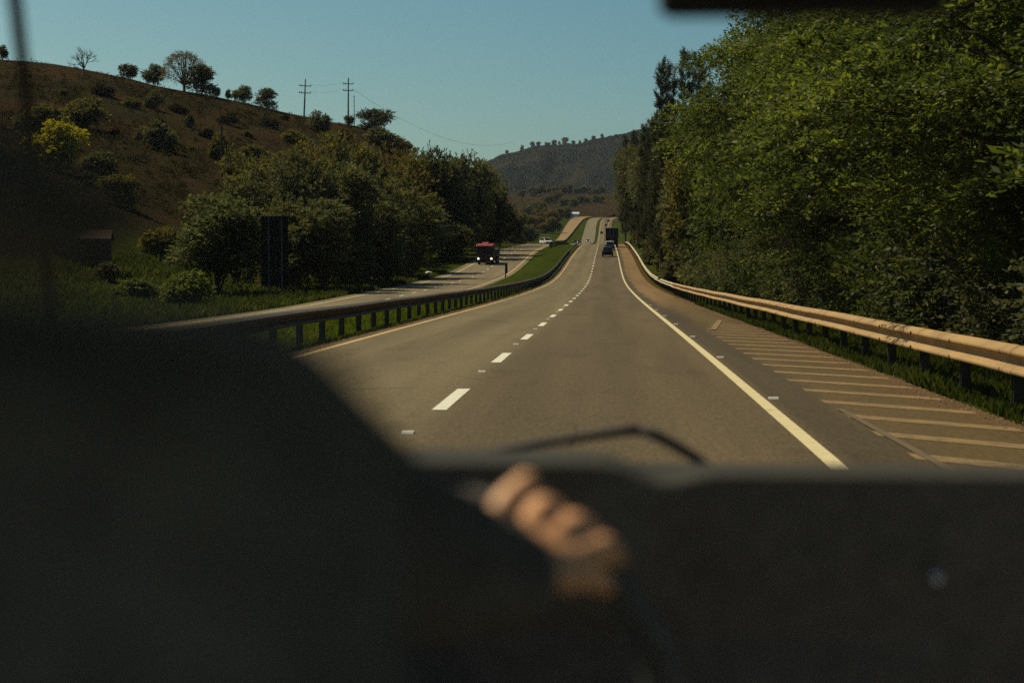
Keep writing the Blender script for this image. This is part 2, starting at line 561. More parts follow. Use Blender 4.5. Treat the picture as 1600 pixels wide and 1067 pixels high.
FAR = [(650, 8.8), (720, 11.5), (800, 13.0), (850, 14.4), (950, 19.5), (1100, 28), (1250, 36.5), (1350, 42), (1420, 44.6), (1600, 50), (2000, 55), (2600, 55)]
zR = curve([(-60, 0), (20, 0), (36, -.06), (50, -.12), (61, -.17), (84, -.25), (107, -.27), (130, -.22), (150, -.1), (170, .2), (190, .75), (210, 1.5), (233, 2.5), (250, 3.1), (270, 3.75), (295, 4.6), (340, 5.9), (380, 6.75), (410, 7.15), (440, 7.2), (480, 6.8), (600, 4)] + FAR)
zL = curve([(-60, -1.2), (80, -1.24), (100, -1.27), (107, -1.22), (123, -1.0), (146, -.7), (166, -.5), (192, 0), (211, .4), (240, 1.7), (285, 4.1), (320, 5.2), (340, 5.8), (380, 6.8), (420, 7.2), (450, 7.2), (500, 6.5), (600, 4)] + FAR)
RL = curve([(-60, -5.8), (410, -5.8), (500, -5.6), (850, -5.0), (1150, -5.0), (1280, -4.6), (1350, -2.5), (1420, 5), (1500, 20), (1600, 45), (2600, 45)], 14)
RR = curve([(-60, 3.85), (410, 3.85), (500, 3.4), (850, 2.2), (1150, 3.0), (1280, 4.0), (1350, 7.5), (1420, 16), (1500, 31), (1600, 56), (2600, 56)], 14)
LL = curve([(-60, -21.3), (250, -21.3), (285, -20.6), (420, -18), (600, -17), (740, -16.5), (850, -13.6), (1150, -15), (1280, -15), (1350, -12.5), (1420, -5), (1500, 10), (1600, 35), (2600, 35)], 14)
LR = curve([(-60, -12.4), (320, -12.4), (420, -11.8), (600, -9.5), (850, -6.6), (1150, -7.6), (1280, -7), (1350, -4.8), (1420, 2.8), (1500, 18), (1600, 43), (2600, 43)], 14)

# hill skyline surveyed from the photograph: column -> slope angle of its crest
SKY = np.array([(-3000, 40), (-600, 60), (-200, 75), (0, 89), (60, 93), (130, 105), (200, 119), (260, 136), (330, 147), (400, 164), (450, 177), (520, 191), (560, 197), (600, 207), (622, 222), (645, 242), (675, 285), (720, 340), (780, 385), (900, 400)], float)
HILL_D = 440.0


def _h2(x, y):
    return (np.sin(x * 0.021 + 1.3) * np.sin(y * 0.017 + .4) + 0.5 * np.sin(x * 0.057 + y * 0.031) + 0.3 * np.sin(x * .13 - y * .09 + 2.) + .15 * np.sin(x * .33 + y * .27))


def terrain_z(X, Y):
    X = np.asarray(X, float)
    Y = np.asarray(Y, float)
    zr, zl = zR(Y), zL(Y)
    rl, rr, ll, lr = RL(Y), RR(Y), LL(Y), LR(Y)
    # median
    t = np.clip((X - lr) / np.maximum(rl - lr, 0.1), 0, 1)
    tt = np.clip(t * 2.4, 0, 1)
    z = zl + (zr - zl) * (tt * tt * (3 - 2 * tt)) - 0.04
    bump = np.sin(np.pi * t) * (0.10 * np.sin(X * 1.7 + Y * .23) + .08 * np.sin(Y * .61))
    z = z + np.where((X > lr) & (X < rl), bump * .6 - .13 * np.clip((rl - X) / .5, 0, 1) * np.clip((X - lr) / 1.0, 0, 1), 0)
    # right bank
    d = X - rr
    k = np.clip((Y - 140) / 220, 0, 1)
    k = k * k * (3 - 2 * k)
    bank = np.clip(d - 2.0, 0, 26) * (0.10 + 0.42 * k * np.clip(1 - (Y - 700) / 500, 0.35, 1))
    z = np.where(d > 0, zr - 0.04 - np.clip(d, 0, 0.6) * 0.15 + bank + np.where(d > 3, .15 * _h2(X * 3, Y * 3), 0), z)
    # left side
    dl = ll - X
    px = np.clip(PX(X, np.maximum(Y, 5.0)), -3000, 900)
    sy = np.interp(px, SKY[:, 0], SKY[:, 1])
    slope = (416 - sy) / FPX
    zridge = EYE + slope * HILL_D
    ratio = np.maximum(-X / np.maximum(Y, 5.0), 1e-3)
    yf = np.clip(38.0 / ratio, 3, 330)
    s = (Y - yf) / (HILL_D - yf)
    sc_ = np.clip(s, 0, 1)
    zf = zL(np.minimum(yf, 330)) * 1.0
    hill = np.where(s <= 1, zf + (zridge - zf) * sc_ ** 1.12, zridge - (Y - HILL_D) * 0.10)
    hill = hill + 0.9 * np.clip(s * 4, 0, 1) * np.clip(2.2 - 2 * s, 0, 1) * _h2(X * 1.6, Y * 1.6)
    near = zl - 0.04 + np.clip(dl - 6, 0, 14) * 0.05 + np.clip(dl - 1, 0, 1) * .1 * np.sin(Y * .31 + X * .7)
    fade = np.clip((900 - Y) / 250, 0, 1)
    left = np.maximum(near, np.where(dl > 14, hill * fade + near * (1 - fade), near))
    z = np.where(dl > 0, left, z)
    # rising fields beyond the far bend
    g = np.clip((Y - 1380) / 200, 0, 1)
    fld = 44.0 + np.clip(Y - 1400, 0, 640) * 0.078 + 1.5 * _h2(X, Y)
    fld = np.where(Y > 2040, fld - (Y - 2040) * .08, fld)
    z = z * (1 - g) + fld * g
    return z


def gz(x, y):
    return float(terrain_z(x, y))


def hit(px, py, y0=60., y1=438.):
    """distance at which the sight line of a photo pixel meets the ground"""
    Y = y0
    while Y < y1:
        p = P(px, py, Y)
        if gz(p.x, Y) >= p.z: return Y
        Y += 1.0
    return y1


def build_terrain():
    rows = np.concatenate([np.arange(-40, 10, 5), np.arange(10, 70, 1.0), np.arange(70, 220, 2.5), np.arange(220, 560, 5), np.arange(560, 1500, 14), np.arange(1500, 2500, 40)])
    dl = np.array([0.4, 1, 2, 3.5, 5, 7, 9, 11.5, 14, 17, 20, 24, 28, 32, 37, 42, 47, 53, 59, 65, 72, 79, 86, 93, 100, 107, 114, 121, 128, 136, 144, 153, 163, 174, 186, 200, 220, 245, 280, 330, 400, 500, 650])[::-1]
    dr = np.array([0.25, .6, 1.0, 1.6, 2.5, 3.5, 5, 7, 9, 12, 15, 19, 24, 30, 40, 60, 100, 170, 300, 500])
    V, dry, earth = [], [], []
    for Y in rows:
        a, b, c, d = float(LL(Y)), float(LR(Y)), float(RL(Y)), float(RR(Y))
        xs = list(a - dl) + [a, a + .35, b - .35, b] + [b + (c - b) * t for t in (.08, .2, .35, .5, .65, .8, .92)] + [c, c + .35, d - .35, d] + list(d + dr)
        n0 = len(dl)
        zs = terrain_z(np.array(xs), np.full(len(xs), Y))
        zs[n0 + 1:n0 + 3] = zL(Y) - 0.4
        zs[n0] = zL(Y) - .04
        zs[n0 + 3] = zL(Y) - .04
        i = n0 + 4 + 7
        zs[i] = zR(Y) - .04
        zs[i + 1:i + 3] = zR(Y) - 0.4
        zs[i + 3] = zR(Y) - .04
        for x, z in zip(xs, zs):
            V.append((x, Y, z))
            D = a - x
            dd = np.clip((D - 16) / 25, 0, 1) if D > 0 else 0.0
            if Y > 1300: dd = max(dd, np.clip((Y - 1300) / 200, 0, .8))
            dry.append(dd)
            e = 0.0
            if x >= d and x < d + 0.55: e = 0.75
            if x >= d and Y > 60 and x < d + 1.0: e = 0.7
            if D > 0 and D < .5: e = .4
            if c - .35 < x <= c: e = .7
            earth.append(e)
    nc = len(xs)
    nr = len(rows)
    idx = np.arange(nc * nr).reshape(nr, nc)
    F_ = np.stack([idx[:-1, :-1], idx[:-1, 1:], idx[1:, 1:], idx[1:, :-1]], -1).reshape(-1, 4)
    me = mesh_np('ground', V, F_, True)
    for nm, arr in (('dry', dry), ('earth', earth)):
        at = me.attributes.new(nm, 'FLOAT', 'POINT')
        at.data.foreach_set('value', np.array(arr, dtype=np.float32))
    o = link('ground', me, M['terrain'])
    tag(o, kind='structure', label='grassy valley floor, median and dry brown hillside')
    return o


build_terrain()


def strip(name, y0, y1, xl, xr, zf, mat, parent=None, dz=0.0, step=None, nx=2):
    ys = [y0]
    while ys[-1] < y1:
        s = step or max(0.8, ys[-1] * 0.02)
        ys.append(min(y1, ys[-1] + s))
    ys = np.array(ys)
    A, B = xl(ys), xr(ys)
    Z = zf(ys) + dz
    V = []
    for i in range(len(ys)):
        for k in range(nx):
            t = k / (nx - 1)
            V.append((A[i] + (B[i] - A[i]) * t, ys[i], Z[i]))
    idx = np.arange(len(V)).reshape(len(ys), nx)
    F_ = np.stack([idx[:-1, :-1], idx[:-1, 1:], idx[1:, 1:], idx[1:, :-1]], -1).reshape(-1, 4)
    return link(name, mesh_np(name, V, F_), mat, parent)


road = strip('road', -40, 1560, lambda y: RL(y) - .12, lambda y: RR(y) + .12, zR, M['asphalt'], nx=6)
tag(road, kind='structure', label='grey dual lane carriageway the car drives on')
road2 = strip('oncoming_road', -40, 1560, lambda y: LL(y) - .12, lambda y: LR(y) + .12, zL, M['asphalt_pale'], nx=4)
tag(road2, kind='structure', label='pale carriageway of the oncoming traffic beyond the median')
track = strip('dirt_track', 830, 1390, lambda y: LL(y) - 13 + (y - 830) / 560 * -1.0, lambda y: LL(y) - 8.5 + (y - 830) / 560 * 6, lambda y: zL(y), M['dirt'], dz=0.9)
tag(track, kind='structure', label='bare ochre earth track beside the far rise')

# --- markings (parts of the road)
offs = lambda c: (lambda y: y * 0 + c)
lx = lambda w: (lambda y: np.where(y > 410, RL(y) + .5, -5.3) + w)
rx = lambda w: (lambda y: np.where(y > 410, RR(y) - 2.1, 1.76) + w)
strip('edge_line', 6, 1300, rx(-.07), rx(.07), zR, M['cream_paint'], road, .004)
strip('edge_line', 6, 1300, lx(-.07), lx(.07), zR, M['yellow_paint'], road, .004)
strip('edge_line', 20, 460, lambda y: LR(y) - .75, lambda y: LR(y) - .55, zL, M['yellow_paint'], road2, .004)
strip('edge_line', 20, 460, lambda y: LL(y) + .9, lambda y: LL(y) + 1.05, zL, M['cream_paint'], road2, .004)
b = MB()
y = 18.42 - 1.5
while y < 420:
    for k in range(2):
        ya, yb = y + 1.5 * k, y + 1.5 * k + 1.5
        b.quad((-1.86, ya, float(zR(ya)) + .004), (-1.70, ya, float(zR(ya)) + .004), (-1.70, yb, float(zR(yb)) + .004), (-1.86, yb, float(zR(yb)) + .004))
    y += 8.72
b.build('centre_dashes', M['white_paint'], road)
b = MB()
y = 60
while y < 430:
    xm = (float(LL(y)) + float(LR(y))) / 2
    b.quad((xm - .07, y, float(zL(y)) + .004), (xm + .07, y, float(zL(y)) + .004), (xm + .07, y + 3, float(zL(y + 3)) + .004), (xm - .07, y + 3, float(zL(y + 3)) + .004))
    y += 8.7
b.build('centre_dashes', M['white_paint'], road2)
# hatching on the shoulder
b = MB()
y = 11.0
while y < 46:
    xa, xb = 2.45, 3.86
    if y > 40: xa = 2.45 + (y - 40) * .1
    n = 4
    for i in range(n):
        t0, t1 = i / n, (i + 1) / n
        p = [(xa + (xb - xa) * t, y - 1.35 * t) for t in (t0, t1)]
        w = 0.44
        b.quad((p[0][0], p[0][1], float(zR(p[0][1])) + .004), (p[1][0], p[1][1], float(zR(p[1][1])) + .004),
               (p[1][0], p[1][1] + w, float(zR(p[1][1] + w)) + .004), (p[0][0], p[0][1] + w, float(zR(p[0][1] + w)) + .004))
    y += 1.76
b.quad((2.6, 40.4, -.065), (2.75, 40.4, -.065), (3.5, 48.7, -.104), (3.35, 48.7, -.104))
b.build('shoulder_hatching', M['hatch_paint'], road)
b = MB()
b.quad((2.58, 9.0, .0035), (2.67, 9.0, .0035), (2.52, 17.2, .0035), (2.45, 17.2, .0035))
b.build('faded_line', M['faded_paint'], road)

# --- road studs: things you could lift off
STUD = MB()
STUD.prism([(-.05, 0), (.05, 0), (.03, .022), (-.03, .022)], -.055, .055)
stud_me = STUD.mesh('road_stud')
ords = 'first second third fourth fifth sixth seventh eighth ninth tenth eleventh twelfth thirteenth fourteenth fifteenth sixteenth seventeenth eighteenth nineteenth twentieth'.split()
for row, (x0, txt, y0) in enumerate([(1.93, 'beside the cream edge line', 18.6), (-1.81, 'in a gap of the white dashes', 14.5)]):
    for i in range(7):
        y = y0 + i * 8.72
        o = link('road_stud', stud_me, M['stud'])
        o.location = (x0, y, float(zR(y)) + .002)
        tag(o, f'small pale road stud {txt}, {ords[i]} ahead of the car', 'road stud', 'road studs set in the asphalt')


# ------------------------------------------------------------------ guardrails
def w_beam(name, xf, y0, y1, zf, sgn, mat, parent, top=.66, bot=.34, flare=0.0):
    """W profile swept along the road; sgn +1: its face looks towards -x"""
    prof = []
    H = top - bot
    pts = [(0, 0), (-.06, .03), (-.10, .07), (-.108, .12), (-.104, .18), (-.085, .23), (-.01, .36), (0, .41), (0, .50), (-.012, .55), (-.09, .66), (-.106, .72), (-.108, .78), (-.095, .85), (-.02, .98), (0, 1.0)]
    pts = [(a * sgn, bot + H * c) for a, c in pts]
    back = [(a + .006 * sgn, c) for a, c in reversed(pts)]
    prof = pts + back
    ys = [y0]
    while ys[-1] < y1:
        ys.append(min(y1, ys[-1] + max(.65, ys[-1] * .015)))
    V, F_ = [], []
    n = len(prof)
    for i, y in enumerate(ys):
        x = float(xf(y))
        z = float(zf(y))
        jit = .005 * math.sin(y * 1.7) + .008 * math.sin(y * .33)
        for a, c in prof:
            V.append((x + a + jit, y, z + c + .006 * math.sin(y * .45)))
    for i in range(len(ys) - 1):
        for k in range(n):
            k2 = (k + 1) % n
            F_.append((i * n + k, i * n + k2, (i + 1) * n + k2, (i + 1) * n + k))
    me = bpy.data.meshes.new(name)
    me.from_pydata(V, [], F_ + [tuple(range(n)), tuple(range(len(V) - n, len(V)))])
    me.update()
    o = link(name, me, mat, parent)
    bm = bmesh.new(); bm.from_mesh(me); bmesh.ops.recalc_face_normals(bm, faces=bm.faces); bm.to_mesh(me); bm.free()
    return o


pm = MB()
pm.box((0, 0, .31), (.05, .11, .78))
pm.box((0, -.05, .31), (.12, .012, .78))
pm.box((0, .05, .31), (.12, .012, .78))
post_me = pm.mesh('post')
bolt = MB()
bolt.ball((0, 0, 0), .028, 8, 5, (.5, 1, 1))
bolt_me = bolt.mesh('bolt')


def guardrail(label, xf, y0, y1, zf, sgn, mat, spacing, group, top=.66, bot=.34, postmat='post', first=None, bolts=0):
    root = empty('guardrail', (float(xf(y0)), y0, float(zf(y0))))
    tag(root, label, 'guardrail', group)
    off = Vector(root.location)
    w = w_beam('rail', xf, y0, y1, zf, sgn, mat, root, top, bot)
    w.location = -off
    if bolts:
        for q in range(6):
            ys = y0 + 5.3 + q * 5.24
            sp = w_beam('splice', lambda t: xf(t) - .004 * sgn, ys, ys + .32, zf, sgn, mat, root, top + .004, bot - .004)
            sp.location = -off
    y = first or y0 + 1
    k = 0
    while y < y1 and k < 100:
        p = link('post', post_me, M[postmat], root)
        p.location = Vector((float(xf(y)) + .10 * sgn, y, gz(float(xf(y)) + .1 * sgn, y) - .1 + .05 * math.sin(y))) - off
        if k < bolts:
            for zz in (.14, .75):
                bo = link('bolt', bolt_me, M['post'], root)
                bo.location = Vector((float(xf(y)) - .106 * sgn, y + .0, float(zf(y)) + bot + (top - bot) * zz)) - off
        y += spacing
        k += 1
    return root


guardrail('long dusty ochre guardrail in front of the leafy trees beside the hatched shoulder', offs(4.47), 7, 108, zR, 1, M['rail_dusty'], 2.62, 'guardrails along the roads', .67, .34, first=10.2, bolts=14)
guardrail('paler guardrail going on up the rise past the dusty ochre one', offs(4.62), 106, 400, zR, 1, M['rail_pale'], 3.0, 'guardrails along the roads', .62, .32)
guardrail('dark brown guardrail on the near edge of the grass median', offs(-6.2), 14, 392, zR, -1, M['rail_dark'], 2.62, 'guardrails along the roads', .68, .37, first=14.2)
guardrail('short dark guardrail at the crest on the far edge of the grass median', lambda y: LR(y) + .7, 325, 500, zL, 1, M['rail_dark'], 4, 'guardrails along the roads', .80, .3)

# ------------------------------------------------------------------ foliage
def leaf_quads(rng, org, dirs, L, m, ll, lw, droop=.25, upb=.8, spread=1.0):
    n = len(org)
    t = (np.arange(m) + .6) / m
    L = np.broadcast_to(np.asarray(L, float), (n,))
    side = np.where(np.arange(m) % 2 == 0, 1.0, -1.0)
    up = np.array([0, 0, 1.0])
    lat = np.cross(dirs, up)
    lat /= np.maximum(np.linalg.norm(lat, axis=1, keepdims=True), 1e-6)
    pos = org[:, None, :] + dirs[:, None, :] * (L[:, None] * t)[:, :, None]
    pos[:, :, 2] -= droop * (L[:, None] * t ** 2)
    pos = pos + rng.normal(0, .04, pos.shape) * L[:, None, None] * spread
    a = lat[:, None, :] * side[None, :, None] * .8 + dirs[:, None, :] * .6 + rng.normal(0, .35, pos.shape)
    a /= np.linalg.norm(a, axis=2, keepdims=True)
    nn = up * upb + rng.normal(0, .55, pos.shape)
    w = np.cross(nn, a)
    w /= np.maximum(np.linalg.norm(w, axis=2, keepdims=True), 1e-6)
    s = rng.uniform(.65, 1.25, (n, m, 1))
    a = a * ll * s
    w = w * lw * s * .5
    q = np.stack([pos, pos + a * .45 + w, pos + a, pos + a * .45 - w], 2)
    return q.reshape(-1, 3)


def crown_mesh(name, Q):
    n = len(Q) // 4
    return mesh_np(name, Q, np.arange(n * 4).reshape(n, 4))


def unit(v):
    return v / np.maximum(np.linalg.norm(v, axis=-1, keepdims=True), 1e-9)


def broadleaf(seed, H=10., W=4.0, base=.25, nl=16, sprays=2200, m=18, ll=.2, lw=.075, L=.9, flat=.75, low=False, lr=(.26, .44)):
    """trunk mesh, crown mesh; H total height, W crown radius"""
    rng = np.random.default_rng(seed)
    zc0, zc1 = H * base, H
    cz, rz = (zc0 + zc1) / 2, (zc1 - zc0) / 2
    lobes = []
    while len(lobes) < nl:
        p = rng.uniform(-1, 1, 3)
        if np.linalg.norm(p) > 1 or np.linalg.norm(p) < .35: continue
        c = np.array([p[0] * W * .72, p[1] * W * .72, cz + p[2] * rz * .78])
        lobes.append((c, rng.uniform(*lr) * W))
    tb = MB()
    fork = H * (base + .08)
    lean = rng.normal(0, .03 * H, 2)
    trunk = [(0, 0, -.4), (lean[0] * .3, lean[1] * .3, fork * .5), (lean[0], lean[1], fork), (lean[0] * 1.5, lean[1] * 1.5, H * .62)]
    r0 = H * .018 + .05
    tb.tube(trunk, [r0 * 1.25, r0, r0 * .8, r0 * .35], 8)
    nb = 0
    for c, r in lobes:
        nb += 1
        if nb > 26: break
        s = Vector(trunk[2]) + (Vector(trunk[3]) - Vector(trunk[2])) * rng.uniform(-.1, .8)
        e = Vector(c)
        mid = s.lerp(e, .5) + Vector((rng.normal(0, .15), rng.normal(0, .15), -.06 * H * rng.uniform(.2, 1)))
        tb.tube([s, mid, e], [r0 * .42, r0 * .26, r0 * .08], 6, False)
        for q in range(4):
            e2 = e + Vector(rng.normal(0, 1, 3)).normalized() * r * .9
            tb.tube([e, e.lerp(e2, .5) + Vector((0, 0, .05)), e2], [r0 * .09, r0 * .06, r0 * .02], 4, False)
    wts = np.array([r ** 2 for _, r in lobes])
    cnt = np.maximum(6, (sprays * wts / wts.sum()).astype(int))
    O, D = [], []
    for (c, r), k in zip(lobes, cnt):
        v = unit(rng.normal(0, 1, (k, 3)))
        rad = r * rng.uniform(.15, 1.0, (k, 1)) ** .55
        sq = np.array([1.15, 1.15, flat])
        O.append(c + v * rad * sq)
        D.append(unit(v * .8 + np.array([0, 0, .25]) + rng.normal(0, .45, (k, 3)) + unit(c * np.array([1, 1, 0]) + 1e-6) * .35))
    O, D = np.concatenate(O), np.concatenate(D)
    if low:
        O[:, 2] = np.maximum(O[:, 2], .1)
    Q = leaf_quads(rng, O, D, rng.uniform(.5, 1.1, len(O)) * L, m, ll, lw)
    return tb.mesh('trunk'), crown_mesh('crown', Q)


def padtree(seed, H=10., W=4.2, sep=.28, m=26, ll=.135, lw=.052):
    """feathery roadside tree: foliage in separate tilted pads with dark hollows between them"""
    rng = np.random.default_rng(seed)
    pads = []
    tries = 0
    while len(pads) < 60 and tries < 6000:
        tries += 1
        v = unit(rng.normal(0, 1, 3))
        rr = rng.uniform(.5, 1.0)
        z = .52 + v[2] * rr * .46
        w = W * (.62 + .38 * math.sin(math.pi * min(1, max(0, z + .08))))
        c = np.array([v[0] * rr * w, v[1] * rr * w, H * z])
        if c[2] < .4: continue
        if any(np.linalg.norm((c - p) * np.array([1, 1, 1.5])) < sep * W for p, _ in pads): continue
        pads.append((c, rng.uniform(.16, .30) * W))
    tb = MB()
    ax = [Vector((0, 0, -.4)), Vector((rng.normal(0, .15), rng.normal(0, .15), H * .25)), Vector((rng.normal(0, .35), rng.normal(0, .35), H * .55)), Vector((rng.normal(0, .4), rng.normal(0, .4), H * .88))]
    tb.tube(ax, [.24, .19, .13, .04], 8)
    O, D = [], []
    for c, r in pads:
        e = Vector(c)
        t = min(.95, max(.05, (c[2] / H - .18) / .75))
        k = t * 3
        i = min(2, int(k))
        st = ax[i].lerp(ax[i + 1], k - i)
        mid = st.lerp(e, .55) + Vector((rng.normal(0, .12), rng.normal(0, .12), .12 * rng.uniform(-1, 2)))
        tb.tube([st, mid, e], [.075, .05, .018], 5, False)
        out = unit(np.array([c[0], c[1], 0]) + 1e-6)
        n = int(92 * (r / (.23 * W)) ** 1.7)
        tilt = rng.normal(0, .25, 2)
        ang = rng.uniform(0, 2 * math.pi, n)
        rad = r * np.sqrt(rng.random(n)) * 1.25
        q = np.stack([np.cos(ang) * rad, np.sin(ang) * rad, np.zeros(n)], 1)
        q[:, 2] = q[:, 0] * tilt[0] + q[:, 1] * tilt[1] + r * .42 * (1 - (rad / (r * 1.25)) ** 2) * rng.uniform(.1, 1, n) - .18 * rad + rng.normal(0, .07 * r, n)
        O.append(c + q)
        D.append(unit(q * np.array([1, 1, .2]) / r + out * .55 + rng.normal(0, .35, (n, 3)) + np.array([0, 0, .1])))
        for z in range(3):
            a = rng.uniform(0, 6.28)
            tip = e + Vector((math.cos(a) * r, math.sin(a) * r, rng.uniform(-.1, .25)))
            tb.tube([e, tip], [.016, .006], 4, False)
    O, D = np.concatenate(O), np.concatenate(D)
    Q = leaf_quads(rng, O, D, rng.uniform(.5, 1.1, len(O)) * .85, m, ll, lw, .3, 1.1)
    return tb.mesh('trunk'), crown_mesh('crown', Q)


def conifer(seed, H=22., W=2.2, rows=44, tuft=.85, gap=.5, t0=.12):
    rng = np.random.default_rng(seed)
    tb = MB()
    ax = [(0, 0, -.5), (.1, .1, H * .4), (rng.normal(0, .25), rng.normal(0, .2), H * .75), (rng.normal(0, .3), 0, H)]
    tb.tube(ax, [.28, .2, .1, .02], 8)
    O, D = [], []
    for i in range(rows):
        t = t0 + (1 - t0) * i / rows
        z = H * t
        w = W * (1 - t) ** .7 * rng.uniform(.5, 1.25) + .25
        for k in range(rng.integers(3, 6)):
            if rng.random() < gap * .3: continue
            a = rng.uniform(0, 2 * math.pi)
            d = np.array([math.cos(a), math.sin(a), rng.uniform(.35, .9)])
            e = np.array([0, 0, z]) + d * w
            tb.tube([(0, 0, z), tuple(e)], [.05, .012], 4, False)
            kk = int(6 + 7.5 * w)
            s = rng.uniform(.25, 1.0, kk)[:, None]
            O.append(np.array([0, 0, z]) + d * w * s + rng.normal(0, .08, (kk, 3)))
            D.append(unit(d * .7 + np.array([0, 0, .6]) + rng.normal(0, .35, (kk, 3))))
    O, D = np.concatenate(O), np.concatenate(D)
    Q = leaf_quads(rng, O, D, rng.uniform(.5, 1., len(O)) * tuft, 14, .28, .062, .05, .3)
    return tb.mesh('trunk'), crown_mesh('crown', Q)


def umbrella_tree(seed, H=8., W=5.):
    """bare fan of limbs carrying a thin domed crown"""
    rng = np.random.default_rng(seed)
    tb = MB()
    O, D = [], []
    tb.tube([(0, 0, -.4), (.1, 0, H * .18)], [.34, .26], 8)
    for i in range(22):
        a = 2 * math.pi * (i * .381966)
        el = .25 + 1.3 * (i / 21)
        d = np.array([math.cos(a) * math.cos(el), math.sin(a) * math.cos(el), math.sin(el)])
        e = np.array([d[0] * W, d[1] * W, H * .18 + d[2] * H * .76])
        s = Vector((.1, 0, H * .16))
        mid = s.lerp(Vector(e), .5) + Vector(rng.normal(0, .2, 3)) + Vector((0, 0, .25))
        tb.tube([s, mid, tuple(e)], [.13, .09, .035], 5, False)
        for q in range(4):
            v = unit(rng.normal(0, 1, 3) * np.array([1, 1, .5]) + d * .8)
            e2 = e + v * rng.uniform(.5, 1.1)
            tb.tube([mid.lerp(Vector(e), rng.uniform(.3, 1)), tuple(e2)], [.04, .012], 4, False)
    k = 1500
    th = rng.uniform(0, 2 * math.pi, k)
    sz = rng.uniform(.12, 1.0, k)
    cr = np.sqrt(1 - sz ** 2)
    sh = rng.uniform(.84, 1.04, k)
    O.append(np.stack([W * cr * np.cos(th) * sh, W * cr * np.sin(th) * sh, H * .18 + H * .78 * sz * sh], 1))
    D.append(unit(O[-1] * np.array([1, 1, .3]) + rng.normal(0, 2., (k, 3))))
    O, D = np.concatenate(O), np.concatenate(D)
    Q = leaf_quads(rng, O, D, .7, 5, .28, .14)
    return tb.mesh('trunk'), crown_mesh('crown', Q)


def bare_tree(seed, H=6.5):
    rng = np.random.default_rng(seed)
    tb = MB()
    twigs = []

    def grow(p, d, L, r, lev):
        e = p + d * L
        mid = p + d * L * .5 + Vector(rng.normal(0, .05 * L, 3))
        tb.tube([p, mid, e], [r, r * .8, r * .6], 5 if lev < 2 else 3, False)
        if lev >= 4:
            twigs.append(np.array(e)); return
        for k in range(3 if lev else 6):
            nd_ = (d + Vector(rng.normal(0, .42, 3)) + Vector((0, 0, .12))).normalized()
            grow(p.lerp(e, rng.uniform(.6, 1)), nd_, L * rng.uniform(.55, .8), r * .58, lev + 1)
    grow(Vector((0, 0, -.3)), Vector((0, 0, 1)), H * .40, .24, 0)
    O = np.array(twigs)
    rep = np.repeat(O, 3, 0) + rng.normal(0, .15, (len(O) * 3, 3))
    Q = leaf_quads(rng, rep, unit(rng.normal(0, 1, rep.shape)), .25, 2, .13, .05)
    return tb.mesh('trunk'), crown_mesh('crown', Q)


V_NEAR = [padtree(11, 10, 4.3, .34), padtree(12, 10, 4.1, .36), padtree(13, 10, 4.4, .32)]
V_MID = [broadleaf(21, 10, 4.2, -.02, 26, 1700, 10, .36, .17, 1.0, lr=(.2, .36)), broadleaf(22, 10, 3.9, .0, 24, 1700, 10, .36, .17, 1.0, lr=(.2, .38)), broadleaf(23, 10, 4.6, -.03, 28, 1700, 10, .36, .17, 1.0, lr=(.18, .36))]
V_FAR = [broadleaf(31, 8, 4.2, -.08, 15, 950, 8, .46, .30, 1.1, lr=(.18, .5)), broadleaf(32, 8, 3.9, -.05, 13, 900, 8, .46, .30, 1.1, lr=(.16, .5)), broadleaf(33, 8, 4.6, -.1, 16, 950, 8, .46, .3, 1.1, lr=(.18, .5))]
V_BUSH = [broadleaf(41, 3, 1.9, -.05, 12, 900, 14, .12, .055, .55, low=True), broadleaf(42, 3, 2.1, -.05, 14, 950, 14, .12, .055, .6, low=True)]
V_SHRUB = [broadleaf(51, 4, 3.0, -.05, 14, 700, 8, .40, .26, .8, low=True), broadleaf(52, 4, 2.6, -.05, 13, 650, 8, .40, .26, .8, low=True)]
V_HIGH = [broadleaf(91, 10, 4.2, .38, 20, 1300, 10, .34, .16, 1.0), broadleaf(92, 10, 4.0, .36, 18, 1300, 10, .34, .16, 1.0)]
V_CON = [conifer(61), conifer(62, 22, 1.9), conifer(63, 22, 2.5), conifer(64, 22, 2.6, 40, .95, .4, .45)]
V_UMB = [umbrella_tree(71)]
V_BARE = [bare_tree(81)]

plants = []


def plant(kind, var, loc, s, label, cat='tree', leaf='leaf_dark', group=None, rz=None, sz=None, name=None):
    tm, cm = kind[var % len(kind)]
    root = empty(name or ('tree' if cat == 'tree' else cat), loc, rnd.uniform(0, 6.28) if rz is None else rz)
    root.scale = (s, s, sz or s)
    tag(root, label, cat, group)
    t = link('trunk' if cat == 'tree' else 'stem', tm, M['bark'], root)
    c = link('crown' if cat == 'tree' else 'foliage', cm, M['leaf_dark'], root)
    c.material_slots[0].link = 'OBJECT'
    c.material_slots[0].material = M[leaf]
    plants.append(root)
    return root


